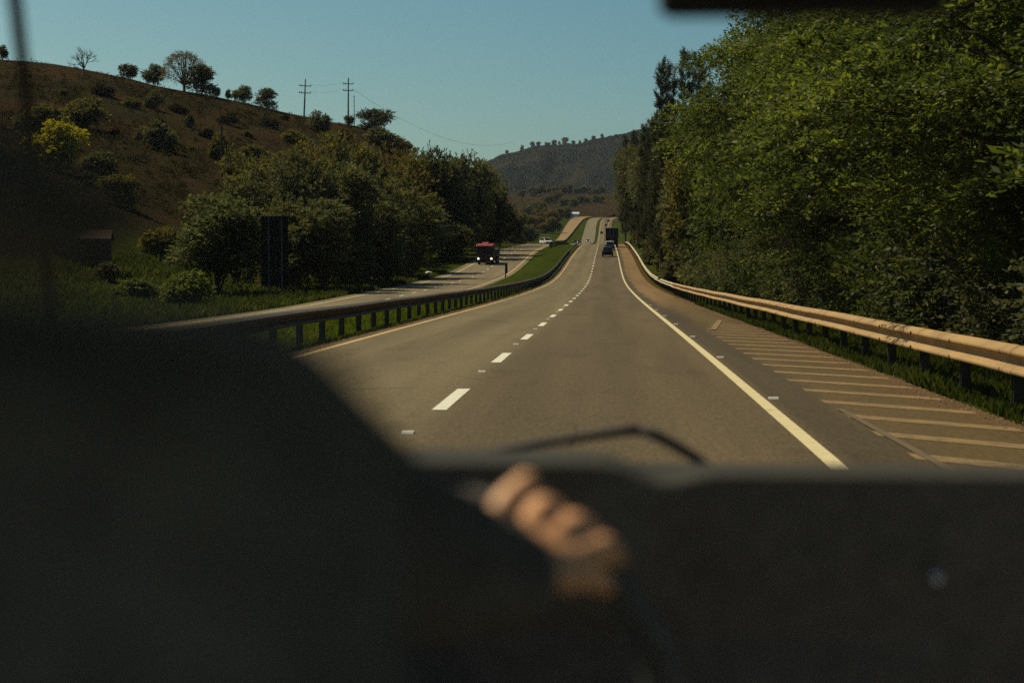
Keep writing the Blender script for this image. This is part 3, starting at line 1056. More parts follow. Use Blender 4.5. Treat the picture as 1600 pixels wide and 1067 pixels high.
# --- right side: the leafy wall behind the ochre guardrail
G_R = 'green trees crowding behind the ochre guardrail'
near = [(7.9, 12.5, 9.5), (8.9, 18.5, 10), (8.3, 25.5, 10.5), (9.2, 33, 11), (8.5, 41, 11.5), (9.6, 50, 13), (9.0, 60, 14), (10.4, 72, 15.0), (11.9, 86, 16.5), (14.6, 101, 17.0)]
for i, (x, y, h) in enumerate(near):
    plant(V_NEAR, i, (x, y, gz(x, y)), min(h / 10, 1.3), f'bright green feathery tree overhanging the ochre guardrail, {ords[i]} one ahead of the car', leaf=['leaf_right', 'leaf_right2', 'leaf_right', 'leaf_right3'][i % 4], group=G_R, name='broadleaf_tree', sz=h / 10)
back = [(14.5, 21, 13), (15.5, 31, 14), (14.8, 42, 15), (16.0, 54, 16.5), (15.2, 68, 18), (16.5, 84, 20), (16, 104, 21)]
for i, (x, y, h) in enumerate(back):
    plant(V_MID if y > 60 else V_NEAR, i + 1, (x, y, gz(x, y)), min(h / 10, 1.35), f'taller tree of the second row behind the ochre guardrail, {ords[i]} from the car', leaf='leaf_right2', group='second row of trees behind the ochre guardrail', name='broadleaf_tree', sz=h / 10)
for i, y in enumerate([11.5, 15, 19, 23, 27.5, 32, 37, 42.5, 48, 54, 61, 69, 78, 88, 98]):
    x = 7.1 + .4 * math.sin(i * 2.3)
    plant(V_BUSH, i, (x, y, gz(x, y) - .1), .95 + .02 * i + .2 * math.sin(i * 1.7), f'dark leafy bush right behind the ochre guardrail, {ords[i]} one ahead of the car', 'bush', ['leaf_dark', 'leaf_right2'][i % 2], 'bushes behind the ochre guardrail')
# beyond the end of the ochre rail
midR = [(8.6, 118, 15, 'leaf_right'), (9.4, 136, 15, 'leaf_right2'), (9.0, 156, 15, 'leaf_olive'), (9.8, 178, 15, 'leaf_dark'), (9.2, 205, 15, 'leaf_olive'), (10.2, 238, 16, 'leaf_dark'), (10.0, 276, 16, 'leaf_olive'), (10.5, 322, 17, 'leaf_dark'), (11.0, 376, 18, 'leaf_dark'), (11.5, 440, 19, 'leaf_dark')]
for i, (x, y, h, lf) in enumerate(midR):
    plant(V_MID, i, (x + .9, y, gz(x + .9, y) - .5), 1.12, f'dark green tree behind the paler guardrail on the rise, {ords[i]} one going uphill', leaf=lf, group='trees behind the paler guardrail', name='broadleaf_tree', sz=h / 10)
midB = [(17, 128, 20), (17.5, 160, 20), (18, 198, 20), (19, 245, 20), (19, 300, 20), (20, 365, 20)]
for i, (x, y, h) in enumerate(midB):
    plant(V_MID, i + 1, (x, y, gz(x, y) - .5), h / 10, f'tall dark tree in the row behind the paler guardrail trees, {ords[i]} one going uphill', leaf='leaf_dark', group='tall back row on the rise', name='broadleaf_tree')
for i, y in enumerate([112, 124, 138, 154, 172, 192, 216, 246, 282, 326]):
    x = 7.4 + .3 * math.sin(i * 1.9)
    plant(V_SHRUB, i, (x, y, gz(x, y) - .2), .75 + .1 * math.sin(i), f'dark shrub under the trees on the rise, {ords[i]} along the paler guardrail', 'shrub', ['leaf_dark', 'leaf_olive'][i % 2], 'shrubs along the paler guardrail')
con = [(1034, 96, 186, 1), (1049, 103, 190, 2), (1071, 82, 178, 0), (1090, 88, 184, 1), (1103, 110, 180, 2), (1015, 190, 250, 0), (992, 207, 330, 2), (978, 214, 395, 1), (1024, 176, 230, 1), (1006, 196, 275, 2), (968, 224, 360, 3), (958, 236, 384, 3), (985, 220, 335, 3)]
cl = ['slim dark conifer with the outermost twin spire against the sky', 'slim dark conifer just inside the outermost spire', 'tallest slim dark conifer poking above the right tree line', 'slim conifer beside the tallest conifer touching the leafy crowns', 'lower conifer half hidden by the feathery green crown', 'short dark conifer stepping down below the spires', 'small conifer low on the far tree slope above the dark truck', 'last small conifer of the slope reaching toward the mountain', 'ragged conifer between the spires and the falling tree line', 'narrow conifer filling the step below the ragged one', 'slender conifer against the right flank of the mountain', 'leaning edge conifer in front of the mountain, closest to the road line', 'squat conifer among the small ones on the falling tree line']
for i, (px, py, Y, v) in enumerate(con):
    p = P(px, py, Y)
    z0 = gz(max(p.x, 5.6 if v == 3 else -99), Y) - 1
    plant(V_CON, v, (max(p.x, 5.6 if v == 3 else -99), Y, z0), (p.z - z0) / 22 * .72, cl[i], leaf='leaf_conifer', group='conifers above the right tree line', sz=(p.z - z0) / 22, name='conifer')
farR = [(962, 226, 352), (975, 222, 330), (990, 218, 310), (956, 262, 372), (1004, 212, 290)]
for i, (px, py, Y) in enumerate(farR):
    p = P(px, py, Y)
    x = max(6.6, p.x + 2.2)
    z0 = gz(x, Y) - 1
    plant(V_HIGH, i, (x, Y, z0), 1.25, f'high crowned dark tree reaching over the road by the black box truck, {ords[i]} from it', leaf='leaf_dark', group='high crowned trees by the crest', sz=(p.z - z0) / 10, name='broadleaf_tree')

# --- left forest beyond the oncoming carriageway: (px centre, py top, Y, radius px, leaf)
LF = [(348, 292, 129, 92, 'leaf_grey', 'grey green feathery tree with a thin dark trunk on the verge beside the tall sign'),
      (440, 300, 142, 62, 'leaf_olive', 'rounded olive tree behind the tall dark sign'),
      (420, 226, 165, 70, 'leaf_dark', 'dark tree rising behind the tall sign'),
      (475, 222, 150, 75, 'leaf_dark', 'big black green tree at the near end of the dark wood'),
      (535, 228, 160, 75, 'leaf_dark', 'broad dark tree in the wood below the power poles'),
      (590, 236, 172, 70, 'leaf_dark', 'dark tree at the middle of the wood edge'),
      (520, 300, 140, 75, 'leaf_dark', 'low shaded tree at the foot of the dark wood'),
      (605, 300, 168, 70, 'leaf_dark', 'low shaded tree behind the litter on the verge'),
      (655, 245, 195, 62, 'leaf_olive', 'yellow topped olive tree standing out of the wood'),
      (690, 300, 215, 58, 'leaf_grey', 'greyish tree in front of the tall clump of the wood'),
      (700, 210, 262, 44, 'leaf_dark', 'tall dark tree topping the wood against the sky'),
      (738, 222, 275, 44, 'leaf_dark', 'second tall dark tree topping the wood against the sky'),
      (762, 240, 300, 40, 'leaf_olive', 'sloping olive tree at the skyline end of the wood'),
      (785, 268, 330, 36, 'leaf_dark', 'dark tree at the far corner of the wood above the red roofed truck'),
      (796, 300, 345, 30, 'leaf_brown', 'rusty tinged tree at the far end of the wood'),
      (745, 290, 262, 48, 'leaf_dark', 'shaded tree straight above the red roofed truck'),
      (640, 320, 190, 50, 'leaf_dark', 'shaded tree beside the bend of the oncoming road'),
      (720, 340, 250, 40, 'leaf_dark', 'low dark tree just behind the red roofed truck'),
      (778, 335, 330, 34, 'leaf_brown', 'low reddish brown tree by the verge beyond the red roofed truck'),
      (812, 322, 395, 24, 'leaf_dark', 'small dark tree where the wood ends beside the white car')]
GL = 'trees of the dark wood beyond the oncoming road'
for i, (px, py, Y, rp, lf, lab) in enumerate(LF):
    p = P(px, py, Y)
    z0 = gz(p.x, Y) - .3
    x = min(p.x, float(LL(Y)) - 4)
    z0 = gz(x, Y) - .3
    plant(V_MID, i, (x, Y, z0), rp * Y / FPX / 4.3, lab, leaf=lf, group=GL, sz=(p.z - z0) / 10, name='broadleaf_tree')
# second rank that closes the wood, higher up the slope
LF2 = [(395, 232, 200, 60, 'leaf_olive'), (450, 214, 215, 62, 'leaf_brown'), (505, 208, 228, 60, 'leaf_olive'), (560, 212, 240, 62, 'leaf_olive'), (612, 222, 250, 60, 'leaf_brown'), (652, 234, 262, 56, 'leaf_olive'), (675, 240, 300, 50, 'leaf_dark'), (720, 250, 320, 45, 'leaf_dark'), (755, 268, 345, 40, 'leaf_dark')]
for i, (px, py, Y, rp, lf) in enumerate(LF2):
    p = P(px, py - 14, Y)
    z0 = gz(p.x, Y) - .5
    plant(V_MID, i + 1, (p.x, Y, z0), rp * Y / FPX / 4.3, f'sunlit brownish crown on the upper rim of the wood, {ords[i]} toward the mountain', leaf=lf, group='upper rim of the wood', sz=max(.5, (p.z - z0) / 10), name='broadleaf_tree')

# --- hillside trees and shrubs: (kind, var, px, py base, py top, Y, rpx, leaf, label, cat)
HT = [(V_BARE, 0, 131, 119, 69, 425, 0, 'leaf_brown', 'leafless thin tree alone on the hill crest', 'tree'),
      (V_FAR, 0, 200, 120, 94, 440, 15, 'leaf_brown', 'small thin brownish tree on the crest between the bare tree and the domed tree', 'tree'),
      (V_FAR, 1, 243, 133, 97, 438, 18, 'leaf_dark', 'small dark round tree beside the domed tree on the crest', 'tree'),
      (V_UMB, 0, 288, 140, 78, 438, 42, 'leaf_brown', 'wide domed tree with fanning bare limbs on the hill crest', 'tree'),
      (V_FAR, 2, 316, 142, 98, 430, 23, 'leaf_olive', 'dense olive tree leaning on the domed tree', 'tree'),
      (V_FAR, 0, 337, 146, 132, 432, 7, 'leaf_dark', 'tiny dark shrub at the foot of the dense olive tree', 'shrub'),
      (V_FAR, 1, 357, 152, 138, 438, 6, 'leaf_dark', 'tiny round shrub between the domed tree and the round pair', 'shrub'),
      (V_FAR, 1, 382, 160, 131, 436, 16, 'leaf_olive', 'round tree first of the pair on the falling crest', 'tree'),
      (V_FAR, 2, 418, 168, 135, 436, 17, 'leaf_dark', 'round tree second of the pair on the falling crest', 'tree'),
      (V_SHRUB, 0, 498, 206, 172, 428, 18, 'leaf_dark', 'dense dark shrub between the two power poles', 'shrub'),
      (V_FAR, 0, 546, 192, 176, 440, 8, 'leaf_dark', 'small shrub at the foot of the second power pole', 'shrub'),
      (V_FAR, 2, 587, 206, 167, 425, 26, 'leaf_dark', 'spreading dark tree at the last shoulder of the hill', 'tree'),
      (V_SHRUB, 1, 600, 230, 196, 400, 30, 'leaf_dark', 'dark scrub clump below the spreading tree of the shoulder', 'shrub'),
      (V_SHRUB, 0, 630, 240, 215, 400, 18, 'leaf_brown', 'rusty scrub on the steep end of the hill', 'shrub'),
      (V_FAR, 1, 4, 92, 68, 440, 10, 'leaf_brown', 'brownish tree at the very edge of the picture on the crest', 'tree'),
      (V_FAR, 1, 95, 268, 181, 260, 48, 'leaf_yellow', 'brilliant yellow flowering tree on the hillside', 'tree'),
      (V_SHRUB, 1, 150, 268, 232, 255, 34, 'leaf_dark', 'dark shrub crouching beside the yellow tree', 'shrub'),
      (V_SHRUB, 0, 242, 172, 140, 385, 18, 'leaf_dark', 'dark bush high on the slope under the domed tree', 'shrub'),
      (V_SHRUB, 1, 250, 236, 182, 330, 28, 'leaf_dark', 'tall dark bush halfway down the slope', 'shrub'),
      (V_SHRUB, 0, 225, 222, 196, 335, 16, 'leaf_dark', 'small dark bush next to the tall one halfway down the slope', 'shrub'),
      (V_SHRUB, 1, 296, 200, 176, 360, 9, 'leaf_dark', 'small lone dark bush in the middle of the dry slope', 'shrub'),
      (V_SHRUB, 0, 135, 200, 152, 350, 34, 'leaf_olive', 'wide scrub patch above the yellow tree', 'shrub'),
      (V_SHRUB, 1, 60, 215, 160, 340, 44, 'leaf_olive', 'wide scrub patch on the dark end of the hill', 'shrub'),
      (V_FAR, 2, 185, 322, 268, 200, 30, 'leaf_olive', 'small green tree with a visible thin trunk below the dry slope', 'tree'),
      (V_SHRUB, 0, 345, 250, 205, 300, 20, 'leaf_olive', 'olive bush beside the lone slope pole', 'shrub'),
      (V_FAR, 1, 395, 262, 222, 260, 28, 'leaf_olive', 'yellowish tree where the wood meets the dry slope', 'tree'),
      (V_SHRUB, 0, 295, 478, 420, 100, 42, 'leaf_bush', 'light green bush on the verge beside the grey green tree', 'shrub'),
      (V_SHRUB, 1, 165, 440, 405, 118, 26, 'leaf_dark', 'dark round bush in the grass before the brick hut', 'shrub'),
      (V_SHRUB, 0, 250, 400, 352, 150, 34, 'leaf_olive', 'tangled bush between the brick hut and the grey green tree', 'shrub'),
      (V_SHRUB, 1, 215, 470, 430, 98, 40, 'leaf_bush', 'low grassy bush at the edge of the oncoming road', 'shrub'),
      (V_FAR, 2, 80, 372, 300, 160, 44, 'leaf_olive', 'olive tree behind the brick hut', 'tree'),
      (V_SHRUB, 1, 460, 226, 200, 330, 22, 'leaf_olive', 'olive scrub below the first power pole', 'shrub'),
      (V_SHRUB, 0, 530, 222, 200, 340, 26, 'leaf_brown', 'rusty scrub below the second power pole', 'shrub'),
      (V_SHRUB, 0, 640, 470, 428, 160, 0, None, None, None)]
for i, (k, v, px, pb, pt, Y, rp, lf, lab, cat) in enumerate(HT):
    if lab is None: continue
    Y = hit(px, pb, 70)
    p0, p1 = P(px, pb, Y), P(px, pt, Y)
    z0 = gz(p0.x, Y)
    h = max(.5, p1.z - z0)
    H0 = {id(V_BARE): 6.9, id(V_FAR): 8.3, id(V_UMB): 8.2, id(V_SHRUB): 4.2}[id(k)]
    W0 = {id(V_BARE): 1, id(V_FAR): 4.0, id(V_UMB): 5.6, id(V_SHRUB): 3.0}[id(k)]
    s = rp * Y / FPX / W0 if rp else h / H0
    plant(k, v, (p0.x, Y, z0 - .1), s, lab, cat, lf, 'trees and shrubs on the dry hill' if Y > 190 else None, sz=h / H0, name='hill_tree' if cat == 'tree' else 'shrub')

# --- far trees around the distant rise
FT = []
r2 = random.Random(3)
for i in range(20):
    px = 800 + r2.random() * 118
    Y = 640 + r2.random() * 700
    FT.append((px, Y))
FT.sort(key=lambda q: q[0])
k = 0
for px, Y in FT:
    x = P(px, 350, Y).x
    if x > float(LL(Y)) - 17: x = float(LL(Y)) - 17 - r2.random() * 25
    plant(V_FAR, k, (x, Y, gz(x, Y) - .5), .9 + r2.random() * .6, f'small valley tree beyond the wood, {ords[k]} from the wood toward the earth track', leaf=['leaf_dark', 'leaf_olive', 'leaf_brown'][k % 3], group='valley trees beyond the wood', name='valley_tree')
    k += 1
for i in range(14):
    px = 815 + i * 9.5 + r2.uniform(-4, 4)
    Y = 1990 + r2.uniform(-30, 40)
    x = P(px, 300, Y).x
    plant(V_FAR, i, (x, Y, gz(x, Y) - 1), 1.2 + r2.random() * .7, f'dark tree on top of the brown field below the mountain, {ords[i]} from the wood', leaf='leaf_dark', group='trees on the brown field', name='field_tree')
for i in range(12):
    px = 820 + i * 11 + r2.uniform(-5, 5)
    Y = 1500 + r2.uniform(0, 330)
    x = P(px, 300, Y).x
    plant(V_FAR, i, (x, Y, gz(x, Y) - 1), 1.1 + r2.random() * .8, f'small tree on the slope of the brown field, {ords[i]} from the wood', leaf=['leaf_olive', 'leaf_dark', 'leaf_brown'][i % 3], group='trees on the brown field slope', name='field_tree')
for i in range(7):
    Y = 1180 + i * 62
    x = float(RR(min(Y, 1380))) + 9 + (i % 3) * 4
    plant(V_FAR, i, (x, Y, gz(x, Y) - .5), 1.3, f'dark tree beside the far bend of the road, {ords[i]} one going uphill', leaf='leaf_dark', group='trees by the far bend', name='valley_tree')

# ------------------------------------------------------------------ mountain
def mountain():
    sk = np.array([(400, 420), (560, 340), (660, 300), (740, 262), (780, 244), (800, 239), (840, 229), (872, 227), (905, 226), (930, 219), (960, 213), (990, 206), (1030, 198), (1090, 190), (1180, 200), (1300, 235), (1500, 330)], float)
    y0, y1 = 2700., 3700.
    pxs = np.linspace(430, 1480, 260)
    ts = np.linspace(0, 1.25, 46)
    V = []
    rng = np.random.default_rng(5)
    for t in ts:
        for px in pxs:
            Y = y0 + (y1 - y0) * t
            Xr = (px - 948) / FPX * y1 * (0.80 + .20 * min(t, 1))
            zt = EYE + (416 - np.interp(px, sk[:, 0], sk[:, 1])) / FPX * y1
            f = min(t, 1) ** .8
            z = 40 + (zt - 40) * f if t <= 1 else zt - (t - 1) * 300
            rav = 10 * math.sin(px * .045 + 2.5 * math.sin(t * 3)) + 6 * math.sin(px * .11 + t * 4) + 3 * math.sin(px * .23 - t * 9)
            z += rav * math.sin(math.pi * min(1, t)) + (rng.normal(0, 1.0))
            V.append((Xr, Y, z))
    idx = np.arange(len(V)).reshape(len(ts), len(pxs))
    F_ = np.stack([idx[:-1, :-1], idx[:-1, 1:], idx[1:, 1:], idx[1:, :-1]], -1).reshape(-1, 4)
    m, nt, out = new_mat('wooded_mountain')
    n = noise(nt, 0.006, 6, 0.6)
    n2 = noise(nt, 0.05, 5, 0.7)
    c = ramp(nt, n, [(0.35, (0.006, 0.009, 0.007)), (0.55, (0.010, 0.012, 0.009)), (0.70, (0.026, 0.022, 0.013))])
    c = mixc(nt, 1.0, c, ramp(nt, n2, [(.3, (.6, .6, .6)), (.7, (1.3, 1.3, 1.3))]), 'MULTIPLY')
    pbsdf(nt, out, c, 1.0, spec=0.0, bump=n2, bstr=.8, bdist=6)
    o = link('mountain', mesh_np('mountain', V, F_, True), m)
    tag(o, kind='structure', label='hazy wooded mountain at the end of the valley')
    return sk, y1


sk, my = mountain()
MT = [(793, 7), (816, 8), (832, 9), (841, 8), (853, 6), (858, 5), (866, 9), (874, 6), (883, 11), (896, 7), (906, 6), (915, 6), (926, 8), (940, 7)]
for i, (px, hp) in enumerate(MT):
    X = (px - 948) / FPX * my
    z = EYE + (416 - np.interp(px, sk[:, 0], sk[:, 1])) / FPX * my
    h = hp * my / FPX
    plant(V_FAR, i, (X, my, z - 2), h / 8 * .9, f'tiny tree silhouetted on the mountain ridge, {ords[i]} along it from the wood', leaf='leaf_dark', group='trees on the mountain ridge', sz=h / 7, name='ridge_tree')


# ------------------------------------------------------------------ grass and weeds (nobody could count it)
def grass(name, n, xf, y0, y1, h, mat, label, seed, ypow=1.6, wd=.012):
    rng = np.random.default_rng(seed)
    u = rng.random(n)
    Y = y0 + (y1 - y0) * u ** ypow
    X = xf(Y, rng.random(n))
    Z = terrain_z(X, Y)
    sc_ = (.6 + .8 * rng.random(n)) * h * (0.55 + .9 * np.clip(.5 + .5 * np.sin(X * 2.1 + Y * .7) * np.sin(Y * 1.3 - X), 0, 1))
    grow = np.maximum(1, Y / 45)
    a = rng.uniform(0, 6.283, n)
    lean = rng.uniform(.1, .7, n)
    w = wd * grow
    dx, dy = np.cos(a), np.sin(a)
    p0 = np.stack([X - dy * w, Y + dx * w, Z - .03], 1)
    p1 = np.stack([X + dy * w, Y - dx * w, Z - .03], 1)
    md = np.stack([X + dx * sc_ * lean * .3 + dy * w * .7, Y + dy * sc_ * lean * .3 - dx * w * .7, Z + sc_ * .6], 1)
    tip = np.stack([X + dx * sc_ * lean, Y + dy * sc_ * lean, Z + sc_], 1)
    Q = np.stack([p0, p1, md, tip], 1).reshape(-1, 3)
    o = link(name, mesh_np(name, Q, np.arange(n * 4).reshape(n, 4)), M[mat])
    tag(o, label, 'grass', kind='stuff')


grass('grass', 90000, lambda Y, r: -12.0 + (-5.95 + 12.0) * r ** .7, 20, 130, .10, 'grass', 'short bright green grass on the median', 1)
grass('weeds', 26000, lambda Y, r: 4.22 + .22 * np.sin(Y * 1.1) * np.sin(Y * .37) + 1.9 * r ** 1.0, 11, 75, .15, 'weeds', 'ragged green weeds at the foot of the ochre guardrail', 2, 1.5, .010)
grass('weeds', 9000, lambda Y, r: -6.35 + .75 * r, 20, 120, .09, 'weeds', 'dark weeds along the dusty edge under the brown guardrail', 4, 1.4)
grass('grass', 60000, lambda Y, r: LL(Y) - .5 - 24 * r ** 1.3, 60, 220, .35, 'weeds', 'rough grass on the bank beyond the oncoming road', 3, 1.2, .02)

SB = [(98, 150), (120, 168), (160, 150), (178, 212), (206, 168), (232, 150), (236, 205), (262, 222), (250, 196), (280, 178), (300, 236), (322, 214), (358, 196), (388, 214), (420, 200), (444, 188)]
for i, (px, py) in enumerate(SB):
    Y = hit(px, py, 70)
    p = P(px, py, Y)
    w_ = (9 + 9 * ((i * 7) % 5) / 4) * Y / FPX / 3.0
    plant(V_SHRUB, i, (p.x, Y, gz(p.x, Y) - .2), w_, f'ragged scrub bush on the dry slope, {ords[i]} from the yellow tree toward the power poles', 'shrub', ['leaf_scrub', 'leaf_olive', 'leaf_scrub'][i % 3], 'scrub bushes on the dry slope', sz=w_ * .8)


def scrub():
    rng = np.random.default_rng(17)
    n = 2600
    px = rng.uniform(-150, 640, n)
    t = rng.random(n) ** .8
    O = []
    for i in range(n):
        sy = np.interp(px[i], SKY[:, 0], SKY[:, 1])
        Y = 190 + 245 * t[i]
        X = P(px[i], sy, Y).x
        if X > float(LL(Y)) - 18: continue
        if math.sin(X * .06 + 1) * math.sin(Y * .05) + .5 * math.sin(X * .17 + Y * .1) < -.1 and rng.random() < .75: continue
        k = int(rng.integers(3, 12))
        w = rng.uniform(.3, 1.1)
        q = rng.normal(0, w, (k, 3)) * np.array([1, 1, 0])
        q[:, 0] += X; q[:, 1] += Y
        q[:, 2] = terrain_z(q[:, 0], q[:, 1]) + rng.uniform(0, w * .8, k)
        O.append(q)
    O = np.concatenate(O)
    D = unit(rng.normal(0, .6, O.shape) + np.array([0, 0, .8]))
    Q = leaf_quads(rng, O, D, .8, 5, .42, .26)
    o = link('scrub', crown_mesh('scrub', Q), M['leaf_scrub'])
    tag(o, 'low dry scrub scattered over the brown hillside', 'scrub', kind='stuff')


scrub()

def crumbs(name, n, x0, w, y0, y1, mat, label, seed):
    rng = np.random.default_rng(seed)
    Y = y0 + (y1 - y0) * rng.random(n) ** 1.7
    X = x0 + rng.normal(0, w, n) + .12 * np.sin(Y * .9)
    Z = np.where(X < 3.97, zR(Y), terrain_z(X, Y))
    r = rng.uniform(.008, .035, n) * np.maximum(1, Y / 40)
    a = rng.uniform(0, 6.28, n)
    base = np.array([(1, 0, -.3), (-.5, .87, -.3), (-.5, -.87, -.3), (0, 0, .7)])
    ca, sa = np.cos(a), np.sin(a)
    V = np.zeros((n, 4, 3))
    V[:, :, 0] = X[:, None] + r[:, None] * (base[None, :, 0] * ca[:, None] - base[None, :, 1] * sa[:, None])
    V[:, :, 1] = Y[:, None] + r[:, None] * (base[None, :, 0] * sa[:, None] + base[None, :, 1] * ca[:, None])
    V[:, :, 2] = Z[:, None] + r[:, None] * base[None, :, 2] * rng.uniform(.4, 1, (n, 1))
    f = np.array([(0, 2, 1), (0, 1, 3), (1, 2, 3), (2, 0, 3)])
    Fq = (np.arange(n)[:, None, None] * 4 + f[None]).reshape(-1, 3)
    o = link(name, mesh_np(name, V.reshape(-1, 3), Fq), M[mat])
    tag(o, label, 'gravel', kind='stuff')


crumbs('gravel', 9000, 4.0, .16, 11, 90, 'crumb', 'reddish earth crumbs and pebbles along the shoulder edge', 8)
crumbs('gravel', 5000, -5.68, .12, 20, 120, 'crumb', 'earth crumbs along the yellow edge line', 9)

# ------------------------------------------------------------------ poles, wires, signs, hut
def power_pole(px, pb, pt, Y, label, arms, lean=0.0, aw=2.6):
    p0, p1 = P(px, pb, Y), P(px, pt, Y)
    z0 = gz(p0.x, Y) - .5
    root = empty('power_pole', (p0.x, Y, z0))
    root.rotation_euler = (0, lean, 0)
    tag(root, label, 'power pole', 'power poles on the hill')
    H = p1.z - z0
    b = MB()
    b.tube([(0, 0, 0), (0, 0, H * .5), (0, 0, H)], [.24, .2, .14], 8)
    b.build('shaft', M['pole_wood'], root)
    out = []
    for d in arms:
        a = MB()
        a.box((0, -.16, H - d), (aw, .14, .2))
        arm = a.build('crossarm', M['pole_wood'], root)
        for x in (-aw / 2 + .15, -aw / 6 * 1.6, aw / 2 - .15):
            i = MB()
            i.tube([(x, -.16, H - d + .1), (x, -.16, H - d + .22), (x, -.16, H - d + .42)], [.05, .11, .08], 6)
            i.build('insulator', M['insulator'], arm)
            out.append(Matrix.Rotation(lean, 3, 'Y') @ Vector((x, -.16, H - d + .42)) + Vector(root.location))
    return root, out


pA, iA = power_pole(475, 189, 124, 440, 'power pole with two crossarms leaning slightly, beside the dense dark shrub', (1.9, 3.8), .045, 3.4)
pB, iB = power_pole(544, 192, 122, 440, 'upright power pole with two crossarms and a thin pole next to it', (1.7, 3.5), .01, 2.9)
# thin companion
p0, p1 = P(553.5, 193, 440), P(553.5, 150, 440)
root = empty('thin_pole', (p0.x, 440, gz(p0.x, 440) - .5))
tag(root, 'thin bare pole standing close beside the upright power pole', 'pole')
b = MB(); b.tube([(0, 0, 0), (0, 0, p1.z - root.location.z)], [.13, .09], 6); b.build('shaft', M['pole_wood'], root)
b = MB(); b.box((-.1, 0, p1.z - root.location.z - .2), (.5, .12, .12)); b.build('bracket', M['pole_wood'], root)
# lone pole on the slope
YP = hit(347, 280, 70)
p0, p1 = P(347, 292, YP), P(347, 184, YP)
root = empty('slope_pole', (p0.x, YP, gz(p0.x, YP) - .5))
tag(root, 'lone tall dark pole standing on the dry slope above the wood', 'pole')
b = MB(); b.tube([(0, 0, 0), (0, 0, p1.z - root.location.z)], [.19, .13], 8); b.build('shaft', M['pole_wood'], root)
b = MB(); b.box((0, 0, p1.z - root.location.z - .5), (.9, .1, .12)); b.build('crossarm', M['pole_wood'], root)


def wire(a, bb, sag, r):
    b = MB()
    pts = []
    for i in range(25):
        t = i / 24
        p = Vector(a).lerp(Vector(bb), t)
        p.z -= sag * 4 * t * (1 - t)
        pts.append(p)
    b.tube(pts, r, 4)
    return b


for i, lab in ((0, 'upper wire strung between the two power poles'), (3, 'lower wire strung between the two power poles')):
    o = wire(iA[i + 2], iB[i], .5, .022).build('power_line', M['wire'])
    tag(o, lab, 'power line', 'power lines on the hill')
end = P(800, 222, 800)
o = wire(iB[5], end, 7.0, .035).build('power_line', M['wire'])
tag(o, 'long wire sagging from the upright power pole down across the sky to the valley', 'power line', 'power lines on the hill')
# tall sign seen from behind
Y = 124
pa, pb_, pc = P(420.5, 470, Y), P(441, 468, Y), P(407, 338, Y)
pd = P(450.5, 447, Y)
root = empty('road_sign', (pa.x, Y, gz(pa.x, Y)))
tag(root, 'tall dark road sign seen from its back on two posts beyond the oncoming road', 'sign')
o0 = Vector(root.location)
b = MB(); b.box(((pc.x + pd.x) / 2 - o0.x, .1, (pc.z + pd.z) / 2 - o0.z), (pd.x - pc.x, .05, pc.z - pd.z)); b.build('panel', M['sign_back'], root, bevel=.015)
for p in (pa, pb_):
    b = MB(); b.box((p.x - o0.x, 0, (pc.z - .05 - o0.z) / 2 - .2), (.11, .11, pc.z - o0.z + .35)); b.build('post', M['sign_post'], root)
for t in (.2, .5, .8):
    b = MB(); b.box(((pc.x + pd.x) / 2 - o0.x, .055, pd.z + (pc.z - pd.z) * t - o0.z), (pd.x - pc.x - .1, .04, .08)); b.build('rib', M['sign_back'], root)
# narrow marker on the median
Y = 196
p0, p1 = P(790, 443, Y), P(788, 412, Y)
root = empty('marker_sign', (p0.x, Y, gz(p0.x, Y) - .1))
root.rotation_euler = (0, 0, R(72))
tag(root, 'narrow dark sign seen edge on, standing on the grass median', 'sign')
hh = p1.z - root.location.z
b = MB(); b.box((0, 0, hh * .35), (.12, .12, hh * .7)); b.build('post', M['sign_post'], root)
b = MB(); b.box((0, -.09, hh * .68), (.75, .05, hh * .62)); b.build('panel', M['sign_back'], root, bevel=.01)
# brick hut
Y = hit(128, 410, 70)
p0 = P(128, 410, Y)
root = empty('hut', (p0.x, Y, gz(p0.x, Y)), R(12))
root.scale = (93 * Y / FPX / 5.6,) * 3
tag(root, 'low brick hut with a reddish tiled roof on the dark grassy slope', 'hut')
b = MB(); b.box((0, 0, .9), (5.2, 3.2, 2.4)); b.build('wall', M['brick'], root)
b = MB(); b.prism([(-2.0, 2.1), (0, 3.0), (2.0, 2.1), (2.0, 2.0), (0, 2.88), (-2.0, 2.0)], -2.9, 2.9); b.build('roof', M['roof_tile'], root)
b = MB(); b.box((1.0, -1.62, .85), (.9, .06, 1.9)); b.build('door', M['sign_back'], root)
b = MB(); b.box((-1.1, -1.62, 1.2), (.9, .06, .8)); b.build('window', M['dark_glass'], root)
# pale sheds far off
for px, py, Y, w, lab in ((895, 336, 1420, 11, 'longer white roofed shed in the valley by the earth track'), (832, 325, 1500, 8, 'small pale shed in the valley near the end of the wood')):
    Y = hit(px, py + 4, 900, 1990)
    p = P(px, py - 2.5, Y)
    root = empty('shed', (p.x, Y, gz(p.x, Y)))
    tag(root, lab, 'shed', 'pale sheds in the valley')
    hgt = max(2.4, p.z - root.location.z)
    b = MB(); b.box((0, 0, hgt / 2 - .5), (w * .9, 5, hgt)); b.build('wall', M['white_wall'], root)
    b = MB(); b.prism([(-3.2, hgt - .45), (0, hgt + 1.0), (3.2, hgt - .45)], -w * .5, w * .5); b.build('roof', M['sheet_roof'], root)
# litter on the verge
p = P(655, 431, 205)
x = float(LL(205)) - 1.6
b = MB(); b.ball((0, 0, .3), .5, 9, 6, (1, .7, .65)); b.ball((.3, .1, .25), .32, 8, 5); o = b.build('litter_bag', M['white_wall'], None, True)
o.location = (x, 205, gz(x, 205))
tag(o, 'small white bag of litter on the verge of the oncoming road', 'litter')


